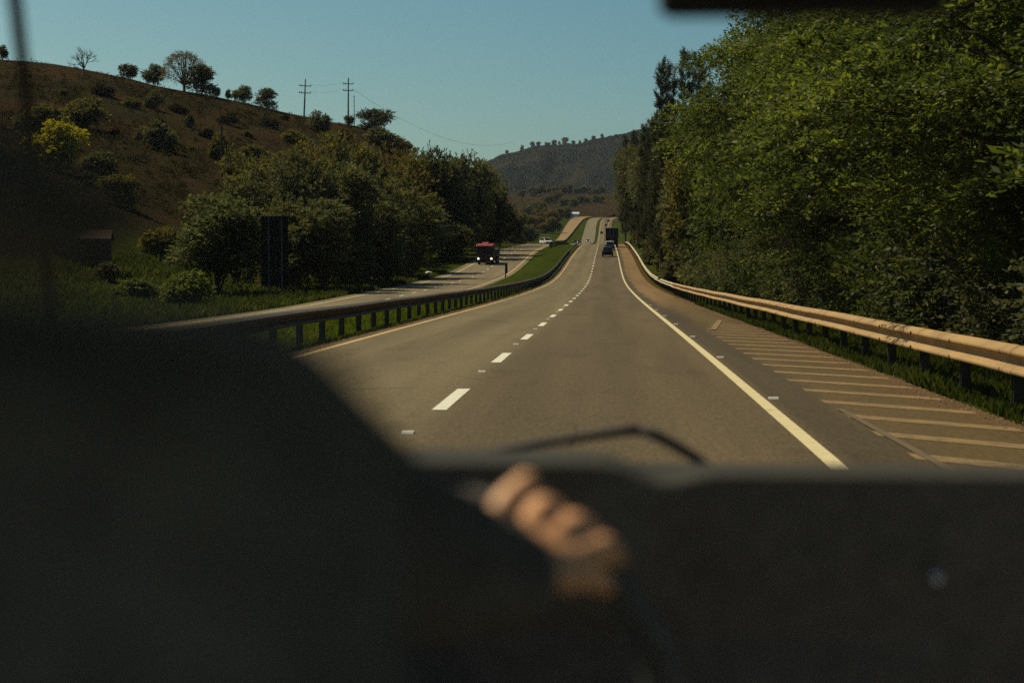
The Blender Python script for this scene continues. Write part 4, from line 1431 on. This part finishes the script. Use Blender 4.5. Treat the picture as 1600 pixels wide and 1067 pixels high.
# ------------------------------------------------------------------ vehicles
def wheel(root, x, y, r=.33, w=.22):
    b = MB()
    n = 18
    b.tube([(x - w / 2, y, r), (x + w / 2, y, r)], r, n)
    t = b.build('wheel', M['tyre'], root)
    b = MB()
    s = 1 if x > 0 else -1
    b.tube([(x + s * (w / 2 - .02), y, r), (x + s * (w / 2 + .012), y, r)], [r * .62, r * .55], 12)
    b.build('rim', M['steel'], t)


def car(label, loc, rz, paint, L=4.2, W=1.74, H=1.46, lights=False, roof=None, hatch=True, cabin=None, name='car', group=None):
    root = empty(name, loc, rz)
    tag(root, label, 'car', group)
    f, r = L / 2, -L / 2
    b = MB()
    b.prism([(r, .38), (r + .05, .28), (f - .1, .26), (f, .4), (f - .03, .66), (f - .35, .78), (f - 1.15, .88), (r + .06, .94), (r - .02, .7)], -W / 2, W / 2)
    b.build('body', paint, root, bevel=.06)
    # cabin
    zc, zt = .86, H
    y0b, y1b = (r + .08, f - 1.0)
    y0t, y1t = (r + .5 if hatch else r + .9, f - 1.85)
    wb, wt = W / 2 - .06, W / 2 - .22
    vs = [(-wb, y0b, zc), (wb, y0b, zc), (wb, y1b, zc), (-wb, y1b, zc), (-wt, y0t, zt), (wt, y0t, zt), (wt, y1t, zt), (-wt, y1t, zt)]
    b = MB()
    b.add(vs, [(0, 3, 2, 1), (4, 5, 6, 7), (0, 1, 5, 4), (1, 2, 6, 5), (2, 3, 7, 6), (3, 0, 4, 7)])
    b.build('cabin', cabin or paint, root, bevel=.04)
    if roof is not None:
        b = MB(); b.box((0, (y0t + y1t) / 2, zt + .012), (wt * 2 - .06, y1t - y0t - .06, .03)); b.build('roof_panel', roof, root, bevel=.01)
    v = [Vector(a) for a in vs]

    def glass(nm, i, j, k, l, m=.12):
        a, bb, c, d = v[i], v[j], v[k], v[l]
        ce = (a + bb + c + d) / 4
        nrm = (bb - a).cross(d - a).normalized()
        if nrm.dot(ce - Vector((0, (y0b + y1b) / 2, (zc + zt) / 2))) < 0: nrm = -nrm
        q = [ce + (p - ce) * (1 - m) + nrm * .012 for p in (a, bb, c, d)]
        g = MB(); g.quad(*q); g.quad(*[p - nrm * .02 for p in reversed(q)])
        g.build(nm, M['dark_glass'], root)
    glass('rear_window', 0, 1, 5, 4)
    glass('windscreen', 2, 3, 7, 6)
    glass('side_window', 1, 2, 6, 5)
    glass('side_window', 3, 0, 4, 7)
    for s in (-1, 1):
        wheel(root, s * (W / 2 - .12), f - .85)
        wheel(root, s * (W / 2 - .12), r + .75)
        b = MB(); b.box((s * (W / 2 - .22), f - .03, .63), (.3, .08, .15)); b.build('headlight', M['lamp_on'] if lights else M['steel'], root, bevel=.02)
        b = MB(); b.box((s * (W / 2 - .16), r + .0, .78), (.2, .07, .22)); b.build('tail_light', M['tail_lamp'], root, bevel=.02)
        b = MB(); b.box((s * (W / 2 + .09), f - 1.35, .98), (.18, .1, .13)); b.build('mirror', paint, root, bevel=.02)
    b = MB(); b.box((0, r - .02, .46), (W - .1, .12, .2)); b.build('bumper', M['black_paint'], root, bevel=.03)
    b = MB(); b.box((0, f + .01, .44), (W - .1, .1, .22)); b.build('bumper', M['black_paint'], root, bevel=.03)
    return root


def pitch_all():
    """vehicles lie along the slope of their carriageway"""
    for o in bpy.data.objects:
        if o.parent is None and o.get('category') in ('car', 'truck') and o.name != 'car_interior':
            Y = o.location.y
            f = zL if o.location.x < float(LR(Y)) else zR
            sl = math.atan((float(f(Y + 3)) - float(f(Y - 3))) / 6)
            o.rotation_euler.x = sl if abs(o.rotation_euler.z) < 1.5 and not o.name.startswith('cargo') else (-sl if not o.name.startswith('cargo') else sl)


def on_road(X, Y, left=False):
    return (X, Y, float(zL(Y) if left else zR(Y)))


car('black car in the lane ahead, last before the white roofed car', on_road(.12, 247), 0, M['black_paint'], 4.1, 1.72, 1.50)
car('white car, its body greyed as shade, between the black car and box truck', on_road(.55, 290), 0, M['grey_car'], 4.3, 1.75, 1.62, cabin=M['white_car'])  # grey body paints in the shade on a white car
car('white car seen side on at the crest of the oncoming road', on_road(-15.0, 396, True), R(180 + 24), M['white_car'], 4.4, 1.8, 1.6, name='car')
car('oncoming car with one bright lamp showing over the grassy crest', on_road(-12.9, 742, True), R(180), M['grey_car'], 4.2, 1.75, 1.5, lights=True)
car('dark oncoming car following over the grassy crest', on_road(-15.0, 752, True), R(180), M['black_paint'], 4.3, 1.8, 1.6)
car('grey oncoming car in the outer lane below the far rise', on_road(-9.8, 840, True), R(180), M['grey_car'], 4.2, 1.75, 1.5, lights=True)
for i, (px, py, Y, lab) in enumerate(((940, 365, 980, 'lowest of three tiny dark vehicles on the far rise'), (947, 352, 1130, 'middle one of three tiny dark vehicles on the far rise'), (950.5, 346, 1230, 'topmost of three tiny dark vehicles on the far rise'))):
    x = P(px, py, Y).x
    car(lab, (x, Y, float(zR(Y))), 0, M['black_paint'], 4.2, 1.75, 1.6, name='car', group='tiny vehicles on the far rise')

# box truck ahead
root = empty('box_truck', on_road(1.0, 318), 0)
tag(root, 'black box truck ahead at the crest with its tall square back', 'truck')
b = MB(); b.box((0, .5, 2.45), (2.5, 6.6, 2.75)); cb = b.build('cargo_box', M['tarp'], root, bevel=.05)
for s in (-1, 1):
    b = MB(); b.box((s * .61, -2.83, 2.4), (1.16, .04, 2.5)); d = b.build('rear_door', M['tarp'], root, bevel=.01)
    b = MB(); b.tube([(s * .25, -2.88, 1.3), (s * .25, -2.88, 3.4)], .025, 6); b.build('lock_bar', M['steel'], d)
    b = MB(); b.box((s * 1.0, -2.78, .85), (.3, .06, .16)); b.build('tail_light', M['tail_lamp'], root)
    b = MB(); b.box((s * .95, -2.2, .55), (.55, .03, .55)); b.build('mud_flap', M['tyre'], root)
b = MB(); b.box((0, .9, .92), (.9, 8.2, .25)); b.build('chassis', M['black_paint'], root)
b = MB(); b.box((0, -2.7, .62), (2.3, .12, .16)); b.build('bumper', M['black_paint'], root)
b = MB(); b.prism([(3.95, .6), (6.0, .6), (6.0, 1.6), (5.7, 2.9), (3.95, 2.95)], -1.2, 1.2); b.build('cab', M['black_paint'], root, bevel=.06)
b = MB(); b.box((.45, 3.7, 3.86), (.22, .3, .16)); b.build('roof_glint', M['white_car'], root, bevel=.02)  # white block painted in for a glint on the truck's top
for s in (-1, 1):
    for yy in (-1.6, -.4, 5.1):
        wheel(root, s * 1.02, yy, .5, .34)

# red roofed truck coming towards us (faces -y)
root = empty('cargo_truck', on_road(-18.25, 240, True), R(-4))
tag(root, 'red roofed truck with two lit headlights on the oncoming road', 'truck')
b = MB(); b.prism([(0, .55), (0, 1.6), (.18, 2.75), (.5, 3.0), (2.1, 3.0), (2.1, .55)], -1.22, 1.22); b.build('cab', M['red_shaded'], root, bevel=.08)  # cab in the darkened red, its shade painted in
b = MB(); b.prism([(-.1, 2.82), (.1, 2.98), (.4, 3.1), (2.1, 3.12), (2.1, 2.98), (.2, 2.8)], -1.24, 1.24); b.build('cab_roof', M['red_paint'], root, bevel=.03)
b = MB(); b.prism([(.5, 3.1), (.9, 3.34), (1.6, 3.34), (1.9, 3.1)], -.42, .42); b.build('roof_vent', M['red_paint'], root, bevel=.03)
b = MB(); b.add([(-1.08, -.03, 1.66), (1.08, -.03, 1.66), (1.02, .13, 2.68), (-1.02, .13, 2.68)], [(0, 1, 2, 3)]); b.build('windscreen', M['dark_glass'], root)
b = MB(); b.box((0, -.06, 1.15), (1.3, .06, .6)); b.build('grille', M['black_paint'], root, bevel=.02)
b = MB(); b.box((0, -.12, .62), (2.46, .28, .34)); b.build('bumper', M['black_paint'], root, bevel=.04)
for s in (-1, 1):
    b = MB(); b.tube([(s * .98, -.10, .92), (s * .98, -.2, .92)], [.15, .13], 12); b.build('headlight', M['lamp_on'], root)
    b = MB(); b.box((s * 1.42, .1, 2.2), (.22, .12, .5)); b.build('mirror', M['black_paint'], root, bevel=.03)
    b = MB(); b.box((s * 1.235, 1.0, 2.15), (.03, 1.1, .75)); b.build('side_window', M['dark_glass'], root)
    wheel(root, s * 1.0, .95, .5, .32); wheel(root, s * 1.0, 5.4, .5, .36); wheel(root, s * 1.0, 6.7, .5, .36)
b = MB(); b.box((0, 4.9, 1.65), (2.5, 5.2, 1.1)); b.build('cargo_bed', M['truck_bed'], root, bevel=.03)
b = MB(); b.box((0, 4.6, .95), (.9, 6.6, .3)); b.build('chassis', M['black_paint'], root)

pitch_all()

# ------------------------------------------------------------------ the car we ride in
CX = 0.12
mycar = empty('car_interior', (0, 0, 0))
tag(mycar, 'dark cabin of the car the photo is taken from, dashboard and seat in shadow', 'car')


def loft(name, secs, mat, parent, smooth=True, close=False):
    V, F_ = [], []
    n = len(secs[0])
    for s in secs: V += list(s)
    for i in range(len(secs) - 1):
        for k in range(n - (0 if close else 1)):
            k2 = (k + 1) % n
            F_.append((i * n + k, i * n + k2, (i + 1) * n + k2, (i + 1) * n + k))
    me = bpy.data.meshes.new(name)
    me.from_pydata(V, [], F_)
    me.update()
    bm = bmesh.new(); bm.from_mesh(me); bmesh.ops.recalc_face_normals(bm, faces=bm.faces); bm.to_mesh(me); bm.free()
    return link(name, me, mat, parent, smooth)


def dash_prof(x):
    """(y,z) outline of the dashboard at x, from windscreen base over the top to the knee panel"""
    hood = 1 / (1 + math.exp((x - .022) / .012)) / (1 + math.exp((-.42 - x) / .02))
    dip = math.exp(-((x - .055) / .03) ** 2)
    z0 = 1.321 + .016 * hood - .010 * dip
    y0 = 1.52 - .05 * hood
    return [(2.10, 1.262), (1.95, 1.276), (1.80, 1.292 + .012 * hood), (1.66, 1.307 + .022 * hood), (y0 + .05, z0 - .001), (y0, z0), (y0 + .008, z0 - .03), (y0 + .02, z0 - .08), (1.56, 1.16), (1.55, .95), (1.75, .72), (2.1, .6), (2.1, 1.262)]


dx = [CX - .80 + 1.6 * i / 120 for i in range(121)]
dash = loft('dashboard', [[(x, y, z) for y, z in dash_prof(x)[5:]] for x in dx], M['dash'], mycar, False)
loft('dash_pad', [[(x, y, z) for y, z in dash_prof(x)[:6]] for x in dx], M['pad'], mycar, False)
# knobs
b = MB(); kp = P(1465, 905, 1.50); b.ball((kp.x, 1.505, kp.z), .006, 14, 10); b.tube([(kp.x, 1.51, kp.z), (kp.x, 1.56, kp.z)], .004, 8); b.build('knob', M['chrome'], mycar, True)
# windscreen, roof, pillars, doors, floor, bonnet
hy, hz, by, bz = 1.14, 1.93, 2.12, 1.255
b = MB()
n = 12
for i in range(n):
    t0, t1 = i / n, (i + 1) / n
    bw = lambda t: .10 * (1 - (2 * t - 1) ** 2)
    x0b, x1b = CX - .76 + 1.52 * t0, CX - .76 + 1.52 * t1
    x0t, x1t = CX - .62 + 1.24 * t0, CX - .62 + 1.24 * t1
    b.quad((x0b, by + bw(t0), bz), (x1b, by + bw(t1), bz), (x1t, hy + bw(t1) * .4, hz), (x0t, hy + bw(t0) * .4, hz))
b.build('windscreen', M['windscreen'], mycar)
b = MB()
b.prism([(hy + .06, hz - .0), (hy - .05, hz + .035), (.2, hz + .06), (-1.6, hz + .02), (-1.6, hz - .03), (.2, hz + .0), (hy - .06, hz - .035)], CX - .64, CX + .64)
b.build('roof', M['lining'], mycar, bevel=.01)
for s in (-1, 1):
    b = MB()
    a0, a1 = Vector((CX + s * .625, hy, hz)), Vector((CX + s * .775, by, bz))
    if s < 0:
        a0, a1 = Vector((P(-30, -330, hy).x, hy, hz)), Vector((P(108, 737, by).x, by, bz))
    b.tube([a0 + (a0 - a1) * .04, a0.lerp(a1, .5), a1 + (a1 - a0) * .05], [.0062, .0062, .008], 10)
    b.build('windscreen_pillar', M['pad'], mycar, True)
    xd = CX + s * .80
    b = MB(); b.box((xd, .35, .95), (.07, 3.5, .62)); d = b.build('door', M['trim'], mycar, bevel=.02)
    b = MB(); b.quad((xd, -1.3, 1.26), (xd, 1.98, 1.26), (CX + s * .66, 1.08, hz - .04), (CX + s * .66, -1.3, hz - .04)); b.build('window', M['side_glass'], d)
    b = MB(); b.tube([(xd, .28, 1.24), (CX + s * .645, .24, hz)], .045, 8); b.build('door_pillar', M['trim'], mycar, True)
    b = MB(); b.tube([(CX + s * .64, hy, hz - .01), (CX + s * .65, -1.6, hz - .01)], .035, 8); b.build('roof_rail', M['lining'], mycar, True)
b = MB(); b.box((CX, .3, .62), (1.6, 3.7, .06)); b.build('floor_pan', M['trim'], mycar)
b = MB(); b.box((CX, -1.58, 1.1), (1.6, .06, 1.0)); b.build('rear_bulkhead', M['trim'], mycar)
b = MB(); b.quad((CX - .6, -1.58, 1.6), (CX + .6, -1.58, 1.6), (CX + .6, -1.58, 1.92), (CX - .6, -1.58, 1.92)); b.build('rear_window', M['side_glass'], mycar)
b = MB(); b.prism([(2.14, 1.22), (2.5, 1.19), (3.0, 1.10), (3.25, .98), (3.35, .75), (2.14, .6)], CX - .78, CX + .78); b.build('bonnet', M['carpaint'], mycar, bevel=.05)
for s in (-1, 1):
    for yy in (2.75, -.9):
        b = MB(); b.tube([(CX + s * .82 - .1, yy, .34), (CX + s * .82 + .1, yy, .34)], .34, 20); w_ = b.build('wheel', M['tyre'], mycar)
# wiper resting on the glass
pts = [P(x, y + 4, 2.13) for x, y in ((690, 716), (760, 702), (850, 688), (930, 676), (975, 669), (1000, 668), (1025, 676), (1055, 692), (1085, 710), (1110, 730))]
b = MB(); b.tube(pts[:6], [.003, .0048, .006, .0068, .0072, .0072], 8); wb_ = b.build('wiper_blade', M['rubber'], mycar, True)
b = MB(); b.tube(pts[5:], [.0072, .0072, .007, .007, .007], 8); b.build('wiper_arm', M['rubber'], mycar, True)
# mirror
ma, mb_ = P(1029, 22, 1.26), P(1490, 24, 1.26)
b = MB()
b.box(((ma.x + mb_.x) / 2, 1.28, ma.z + .036), (mb_.x - ma.x, .035, .072))
mr = b.build('rear_view_mirror', M['rubber'], mycar, bevel=.012, seg=3)
b = MB(); b.box(((ma.x + mb_.x) / 2, 1.258, ma.z + .036), (mb_.x - ma.x - .03, .006, .052)); b.build('mirror_face', M['dark_glass'], mr, bevel=.002)
b = MB(); b.tube([((ma.x + mb_.x) / 2, 1.29, ma.z + .06), ((ma.x + mb_.x) / 2, 1.34, hz - .02)], .011, 8); b.build('mirror_stalk', M['rubber'], mr)

# driver seat with headrest
SX = -0.325


def rounded(name, c, s, mat, parent, bev, rot=None):
    b = MB(); b.box((0, 0, 0), s)
    o = b.build(name, mat, parent, True, bevel=bev, seg=5)
    o.location = c
    if rot: o.rotation_euler = rot
    return o




def outline(name, pts, Y, depth, mat, parent):
    """upholstered shape: right half outline surveyed from the photograph, mirrored about the seat axis"""
    rt = [P(x, y, Y) for x, y in pts]
    prof = [(p.x, p.z) for p in rt] + [(2 * SX - p.x, p.z) for p in reversed(rt)]
    b = MB()
    n = len(prof)
    vs = [(x, Y, z) for x, z in prof] + [(x, Y + depth, z) for x, z in prof]
    b.add(vs, [tuple(range(n)), tuple(range(2 * n - 1, n - 1, -1))] + [(i, i + n, (i + 1) % n + n, (i + 1) % n) for i in range(n)])
    return b.build(name, mat, parent, True, bevel=.022, seg=4)


seat = outline('seat_back', [(-240, 480), (20, 492), (150, 512), (280, 546), (390, 592), (460, 670), (500, 780), (530, 950), (560, 1500), (590, 2600)], .36, .13, M['seat'], mycar)
hd = outline('headrest', [(-480, 130), (-190, 150), (-80, 200), (-20, 280), (10, 370), (5, 455)], .27, .10, M['seat'], mycar)
for s in (-1, 1):
    b = MB(); b.tube([(SX + s * .07, .41, 1.38), (SX + s * .07, .33, 1.53)], .007, 8); b.build('headrest_post', M['steel'], mycar, True)
rounded('seat_cushion', (SX, .75, .78), (.5, .52, .16), M['seat'], mycar, .06)
rounded('passenger_seat_back', (CX + .46, .44, 1.10), (.46, .14, .74), M['seat'], mycar, .065, (R(-6), 0, 0))
rounded('passenger_headrest', (CX + .46, .36, 1.62), (.28, .11, .2), M['seat'], mycar, .05, (R(-6), 0, 0))

# steering wheel
RC = P(850, 832, 1.17)                     # where the hand holds the rim
tdir = Vector((.87, .10, -.48)).normalized()
ndir = Vector((.48, .12, .87)).normalized()
wc = RC - ndir * .185
axis = tdir.cross(ndir).normalized()
b = MB()
ring = []
NN = 48
for i in range(NN):
    a = 2 * math.pi * i / NN
    c = wc + (ndir * math.cos(a) + tdir * math.sin(a)) * .185
    u = (c - wc).normalized()
    ring.append([c + (u * math.cos(2 * math.pi * k / 10) + axis * math.sin(2 * math.pi * k / 10)) * .0145 for k in range(10)])
V = [v for r_ in ring for v in r_]
Fc = [(i * 10 + k, i * 10 + (k + 1) % 10, ((i + 1) % NN) * 10 + (k + 1) % 10, ((i + 1) % NN) * 10 + k) for i in range(NN) for k in range(10)]
me = bpy.data.meshes.new('steering_wheel'); me.from_pydata(V, [], Fc); me.update()
sw = link('steering_wheel', me, M['wheel_leather'], mycar, True)
b = MB(); b.ball((wc.x, wc.y, wc.z - .03), .055, 16, 10, (1, .45, .6)); b.build('wheel_hub', M['rubber'], sw, True)
for a in (R(100), R(-100), R(180)):
    c = wc + (ndir * math.cos(a) + tdir * math.sin(a)) * .18
    b = MB(); b.tube([tuple(wc), tuple(c)], [.014, .011], 8); b.build('spoke', M['rubber'], sw, True)
b = MB(); b.tube([(wc.x, wc.y, wc.z - .03), (wc.x, 1.55, wc.z - .10)], .03, 10); b.build('steering_column', M['rubber'], mycar, True)

# ------------------------------------------------------------------ the driver
driver = empty('person', (SX, .62, .86))
tag(driver, 'driver in a dark long sleeved shirt holding the steering wheel with one hand', 'person')
D0 = Vector(driver.location)


def remeshed(name, mb, mat, parent, vox, smooth=6):
    me = mb.mesh(name)
    o = link(name, me, mat, parent)
    md = o.modifiers.new('r', 'REMESH'); md.mode = 'VOXEL'; md.voxel_size = vox; md.use_smooth_shade = True
    ms = o.modifiers.new('s', 'SMOOTH'); ms.iterations = smooth; ms.factor = .5
    dg = bpy.context.evaluated_depsgraph_get()
    dg.update()
    ev = o.evaluated_get(dg)
    m2 = bpy.data.meshes.new_from_object(ev)
    o.modifiers.clear()
    o.data = m2
    m2.polygons.foreach_set('use_smooth', [True] * len(m2.polygons))
    if len(m2.materials) == 0: m2.materials.append(mat)
    bpy.data.meshes.remove(me)
    o.location = -Vector(parent.location)
    return o


W_ = P(782, 903, 1.065)                     # right wrist
EL = P(555, 850, .86)                       # right elbow
SH = P(330, 745, .62)                       # right shoulder
neck = Vector((SX, .55, 1.50))
pel = Vector((SX, .60, .90))
Y_ = Vector((0, 1, 0))
body = MB()
body.capsule(pel, (SX, .57, 1.2), .14, .135)
body.capsule((SX, .57, 1.2), (SX, .555, 1.38), .14, .13)
body.capsule(SH, (SX, .56, 1.40), .055, .075)
LSH = Vector((2 * SX - SH.x, SH.y, SH.z))
body.capsule(LSH, (SX, .56, 1.40), .055, .075)
body.capsule((SX, .56, 1.42), neck + Vector((0, .02, .06)), .06, .055)
HC = Vector((SX - .02, .60, 1.71))           # head
body.ball(HC, .098, 18, 12, (.80, 1.0, 1.15))
body.ball(HC + Vector((0, .055, -.055)), .06, 14, 10, (.9, 1, 1.0))
body.capsule(HC + Vector((0, .095, .0)), HC + Vector((0, .118, -.035)), .010, .014)          # nose
for s in (-1, 1):
    body.ball(HC + Vector((s * .08, .0, -.01)), .03, 10, 8, (.35, .7, 1))                     # ears
    body.ball(HC + Vector((s * .03, .088, .012)), .016, 10, 8)
body.ball(HC + Vector((0, .10, -.068)), .018, 10, 8, (1.3, .6, .5))                            # mouth
body.capsule(SH, EL, .05, .042)
body.capsule(EL, W_, .042, .027)
LEL = Vector((SX - .27, .80, 1.14)); LW = wc + Vector((-.17, -.02, .02))
body.capsule(LSH, LEL, .05, .042)
body.capsule(LEL, LW, .042, .028)
for s in (-1, 1):
    body.capsule(pel + Vector((s * .1, 0, 0)), (SX + s * .13, 1.05, .95), .085, .065)
    body.capsule((SX + s * .13, 1.05, .95), (SX + s * .12, 1.35, .7), .06, .045)
# the right hand, closed over the rim
# thumb first, then index to little finger: joint positions surveyed from the photograph
digits = [[(788, 852, 1.080, .0165), (774, 806, 1.094, .0135), (793, 776, 1.102, .0125), (820, 747, 1.112, .0102)],
          [(806, 838, 1.116, .0135), (845, 786, 1.150, .0118), (866, 792, 1.178, .0102), (866, 826, 1.198, .0085)],
          [(838, 852, 1.118, .0135), (894, 812, 1.152, .0116), (916, 820, 1.182, .0100), (908, 852, 1.198, .0084)],
          [(870, 868, 1.120, .0125), (940, 846, 1.152, .0108), (958, 858, 1.180, .0092), (946, 884, 1.194, .0078)],
          [(896, 888, 1.120, .0105), (934, 898, 1.150, .0088), (948, 908, 1.170, .0078), (938, 926, 1.184, .0068)]]
for i, dg_ in enumerate(digits):
    pts_ = [(P(x + 2, y + 9, Y), r_ * .95) for x, y, Y, r_ in dg_]
    for (a_, ra_), (b2_, rb_) in zip(pts_[:-1], pts_[1:]):
        body.capsule(a_, b2_, ra_, rb_, 14)
    body.capsule(pts_[0][0], W_ + (pts_[0][0] - W_) * .2, pts_[0][1] * 1.15, .022 if i < 4 else .014, 14)
for i in range(1, 4):
    body.capsule(P(*digits[i][0][:3]), P(*digits[i + 1][0][:3]), .0120, .0110, 12)
body.capsule(P(*digits[0][0][:3]), P(*digits[1][0][:3]), .015, .013, 12)
# left hand: simple grip with five digits
for q, s in enumerate((-.03, -.01, .011, .03)):
    a = LW + Vector((.012, .02, s)); c = LW + Vector((.05, .03, s + .004)); e = LW + Vector((.052, .055, s))
    body.capsule(LW, a, .018, .012, 10); body.capsule(a, c, .0095, .009, 10); body.capsule(c, e, .009, .0075, 10)
body.capsule(LW, LW + Vector((.02, .0, .055)), .014, .010, 10)
bo = remeshed('body', body, M['skin'], driver, .0032, 4)
# clothing
sh = MB()
sh.capsule(pel + Vector((0, 0, .02)), (SX, .57, 1.2), .155, .152)
sh.capsule((SX, .57, 1.2), (SX, .555, 1.34), .155, .135)
sh.capsule(SH, (SX, .56, 1.40), .064, .085)
sh.capsule(LSH, (SX, .56, 1.40), .064, .085)
sh.capsule(SH, EL, .066, .058)
cuff = EL.lerp(W_, 1.02)
sh.capsule(EL, cuff, .058, .040)
sh.capsule(LSH, LEL, .066, .056)
sh.capsule(LEL, LEL.lerp(LW, .95), .056, .038)
remeshed('shirt', sh, M['shirt'], driver, .008, 4)
tr = MB()
tr.ball(pel, .16, 16, 10, (1.15, .95, .8))
for s in (-1, 1):
    tr.capsule(pel + Vector((s * .1, 0, 0)), (SX + s * .13, 1.05, .95), .098, .078)
    tr.capsule((SX + s * .13, 1.05, .95), (SX + s * .12, 1.35, .7), .075, .06)
remeshed('trousers', tr, M['trousers'], driver, .012, 4)
ha = MB()
ha.ball(HC + Vector((0, -.02, .025)), .106, 18, 12, (.84, .98, 1.08))
ho = ha.build('hair', M['hair'], driver, True)
ho.location = -D0

# ------------------------------------------------------------------ air
HZ = MB()
HZ.box((0, 2080, 200), (5200, 4240, 420))
hz_o = HZ.mesh('haze')
m, nt, out = new_mat('valley_haze')
pv = nd(nt, 'ShaderNodeVolumePrincipled')
pv.inputs['Color'].default_value = (0.75, 0.85, 1.0, 1)
pv.inputs['Density'].default_value = 0.000022
pv.inputs['Anisotropy'].default_value = 0.3
nt.links.new(pv.outputs[0], out.inputs['Volume'])
o = link('haze', hz_o, m)
tag(o, 'thin bluish haze filling the valley', 'haze', kind='stuff')

# ------------------------------------------------------------------ sky, sun, camera
SUN_EL, SUN_AZ = R(52), R(-60)               # azimuth from +y, negative to the left
w = bpy.data.worlds.new('World')
sc.world = w
w.use_nodes = True
nt = w.node_tree
bg = nt.nodes['Background']
sky = nt.nodes.new('ShaderNodeTexSky')
sky.sky_type = 'NISHITA'
sky.sun_disc = False
sky.sun_elevation = SUN_EL
sky.sun_rotation = SUN_AZ
sky.altitude = 0
sky.air_density = 1.0
sky.dust_density = 1.3
sky.ozone_density = 1.0
sep = nd(nt, 'ShaderNodeSeparateColor')
cmb = nd(nt, 'ShaderNodeCombineColor')
nt.links.new(sky.outputs[0], sep.inputs[0])
for ch, (g, k) in enumerate(((1.6, 1.72), (1.3, 1.56), (1.0, 1.05))):
    # film-like grade of the sky colour (values below are for strength 0.06)
    v = math_n(nt, 'MULTIPLY', sep.outputs[ch], 0.06)
    v = math_n(nt, 'MULTIPLY', math_n(nt, 'POWER', v, g), k / 0.06)
    nt.links.new(v, cmb.inputs[ch])
nt.links.new(cmb.outputs[0], bg.inputs['Color'])
bg.inputs['Strength'].default_value = 0.06
sun = bpy.data.lights.new('sun', 'SUN')
sun.energy = 4.9
sun.angle = R(0.55)
sun.color = (1.0, 0.87, 0.62)
so = bpy.data.objects.new('sun', sun)
COL.objects.link(so)
sd = Vector((math.sin(SUN_AZ) * math.cos(SUN_EL), math.cos(SUN_AZ) * math.cos(SUN_EL), math.sin(SUN_EL)))
so.rotation_euler = (-sd).to_track_quat('-Z', 'Y').to_euler()
so.location = (0, 0, 50)

cd = bpy.data.cameras.new('camera')
cam = bpy.data.objects.new('camera', cd)
COL.objects.link(cam)
cam.location = (0, 0, EYE)
cam.rotation_euler = (math.pi / 2 - PITCH, 0, YAW)
cd.sensor_width = 36
cd.lens = 36 * FPX / 1600
cd.clip_start = 0.02
cd.clip_end = 9000
cd.dof.use_dof = True
cd.dof.focus_distance = 42
cd.dof.aperture_fstop = 3.2
sc.camera = cam

sc.view_settings.view_transform = 'Standard'
sc.view_settings.look = 'None'
sc.view_settings.exposure = 0.0
sc.view_settings.gamma = 1.0
sc.render.engine = 'CYCLES'
cy = sc.cycles
cy.max_bounces = 6
cy.diffuse_bounces = 4
cy.glossy_bounces = 2
cy.transmission_bounces = 3
cy.transparent_max_bounces = 12
cy.volume_bounces = 0
cy.sample_clamp_indirect = 4.0
cy.use_adaptive_sampling = False
cy.use_denoising = False
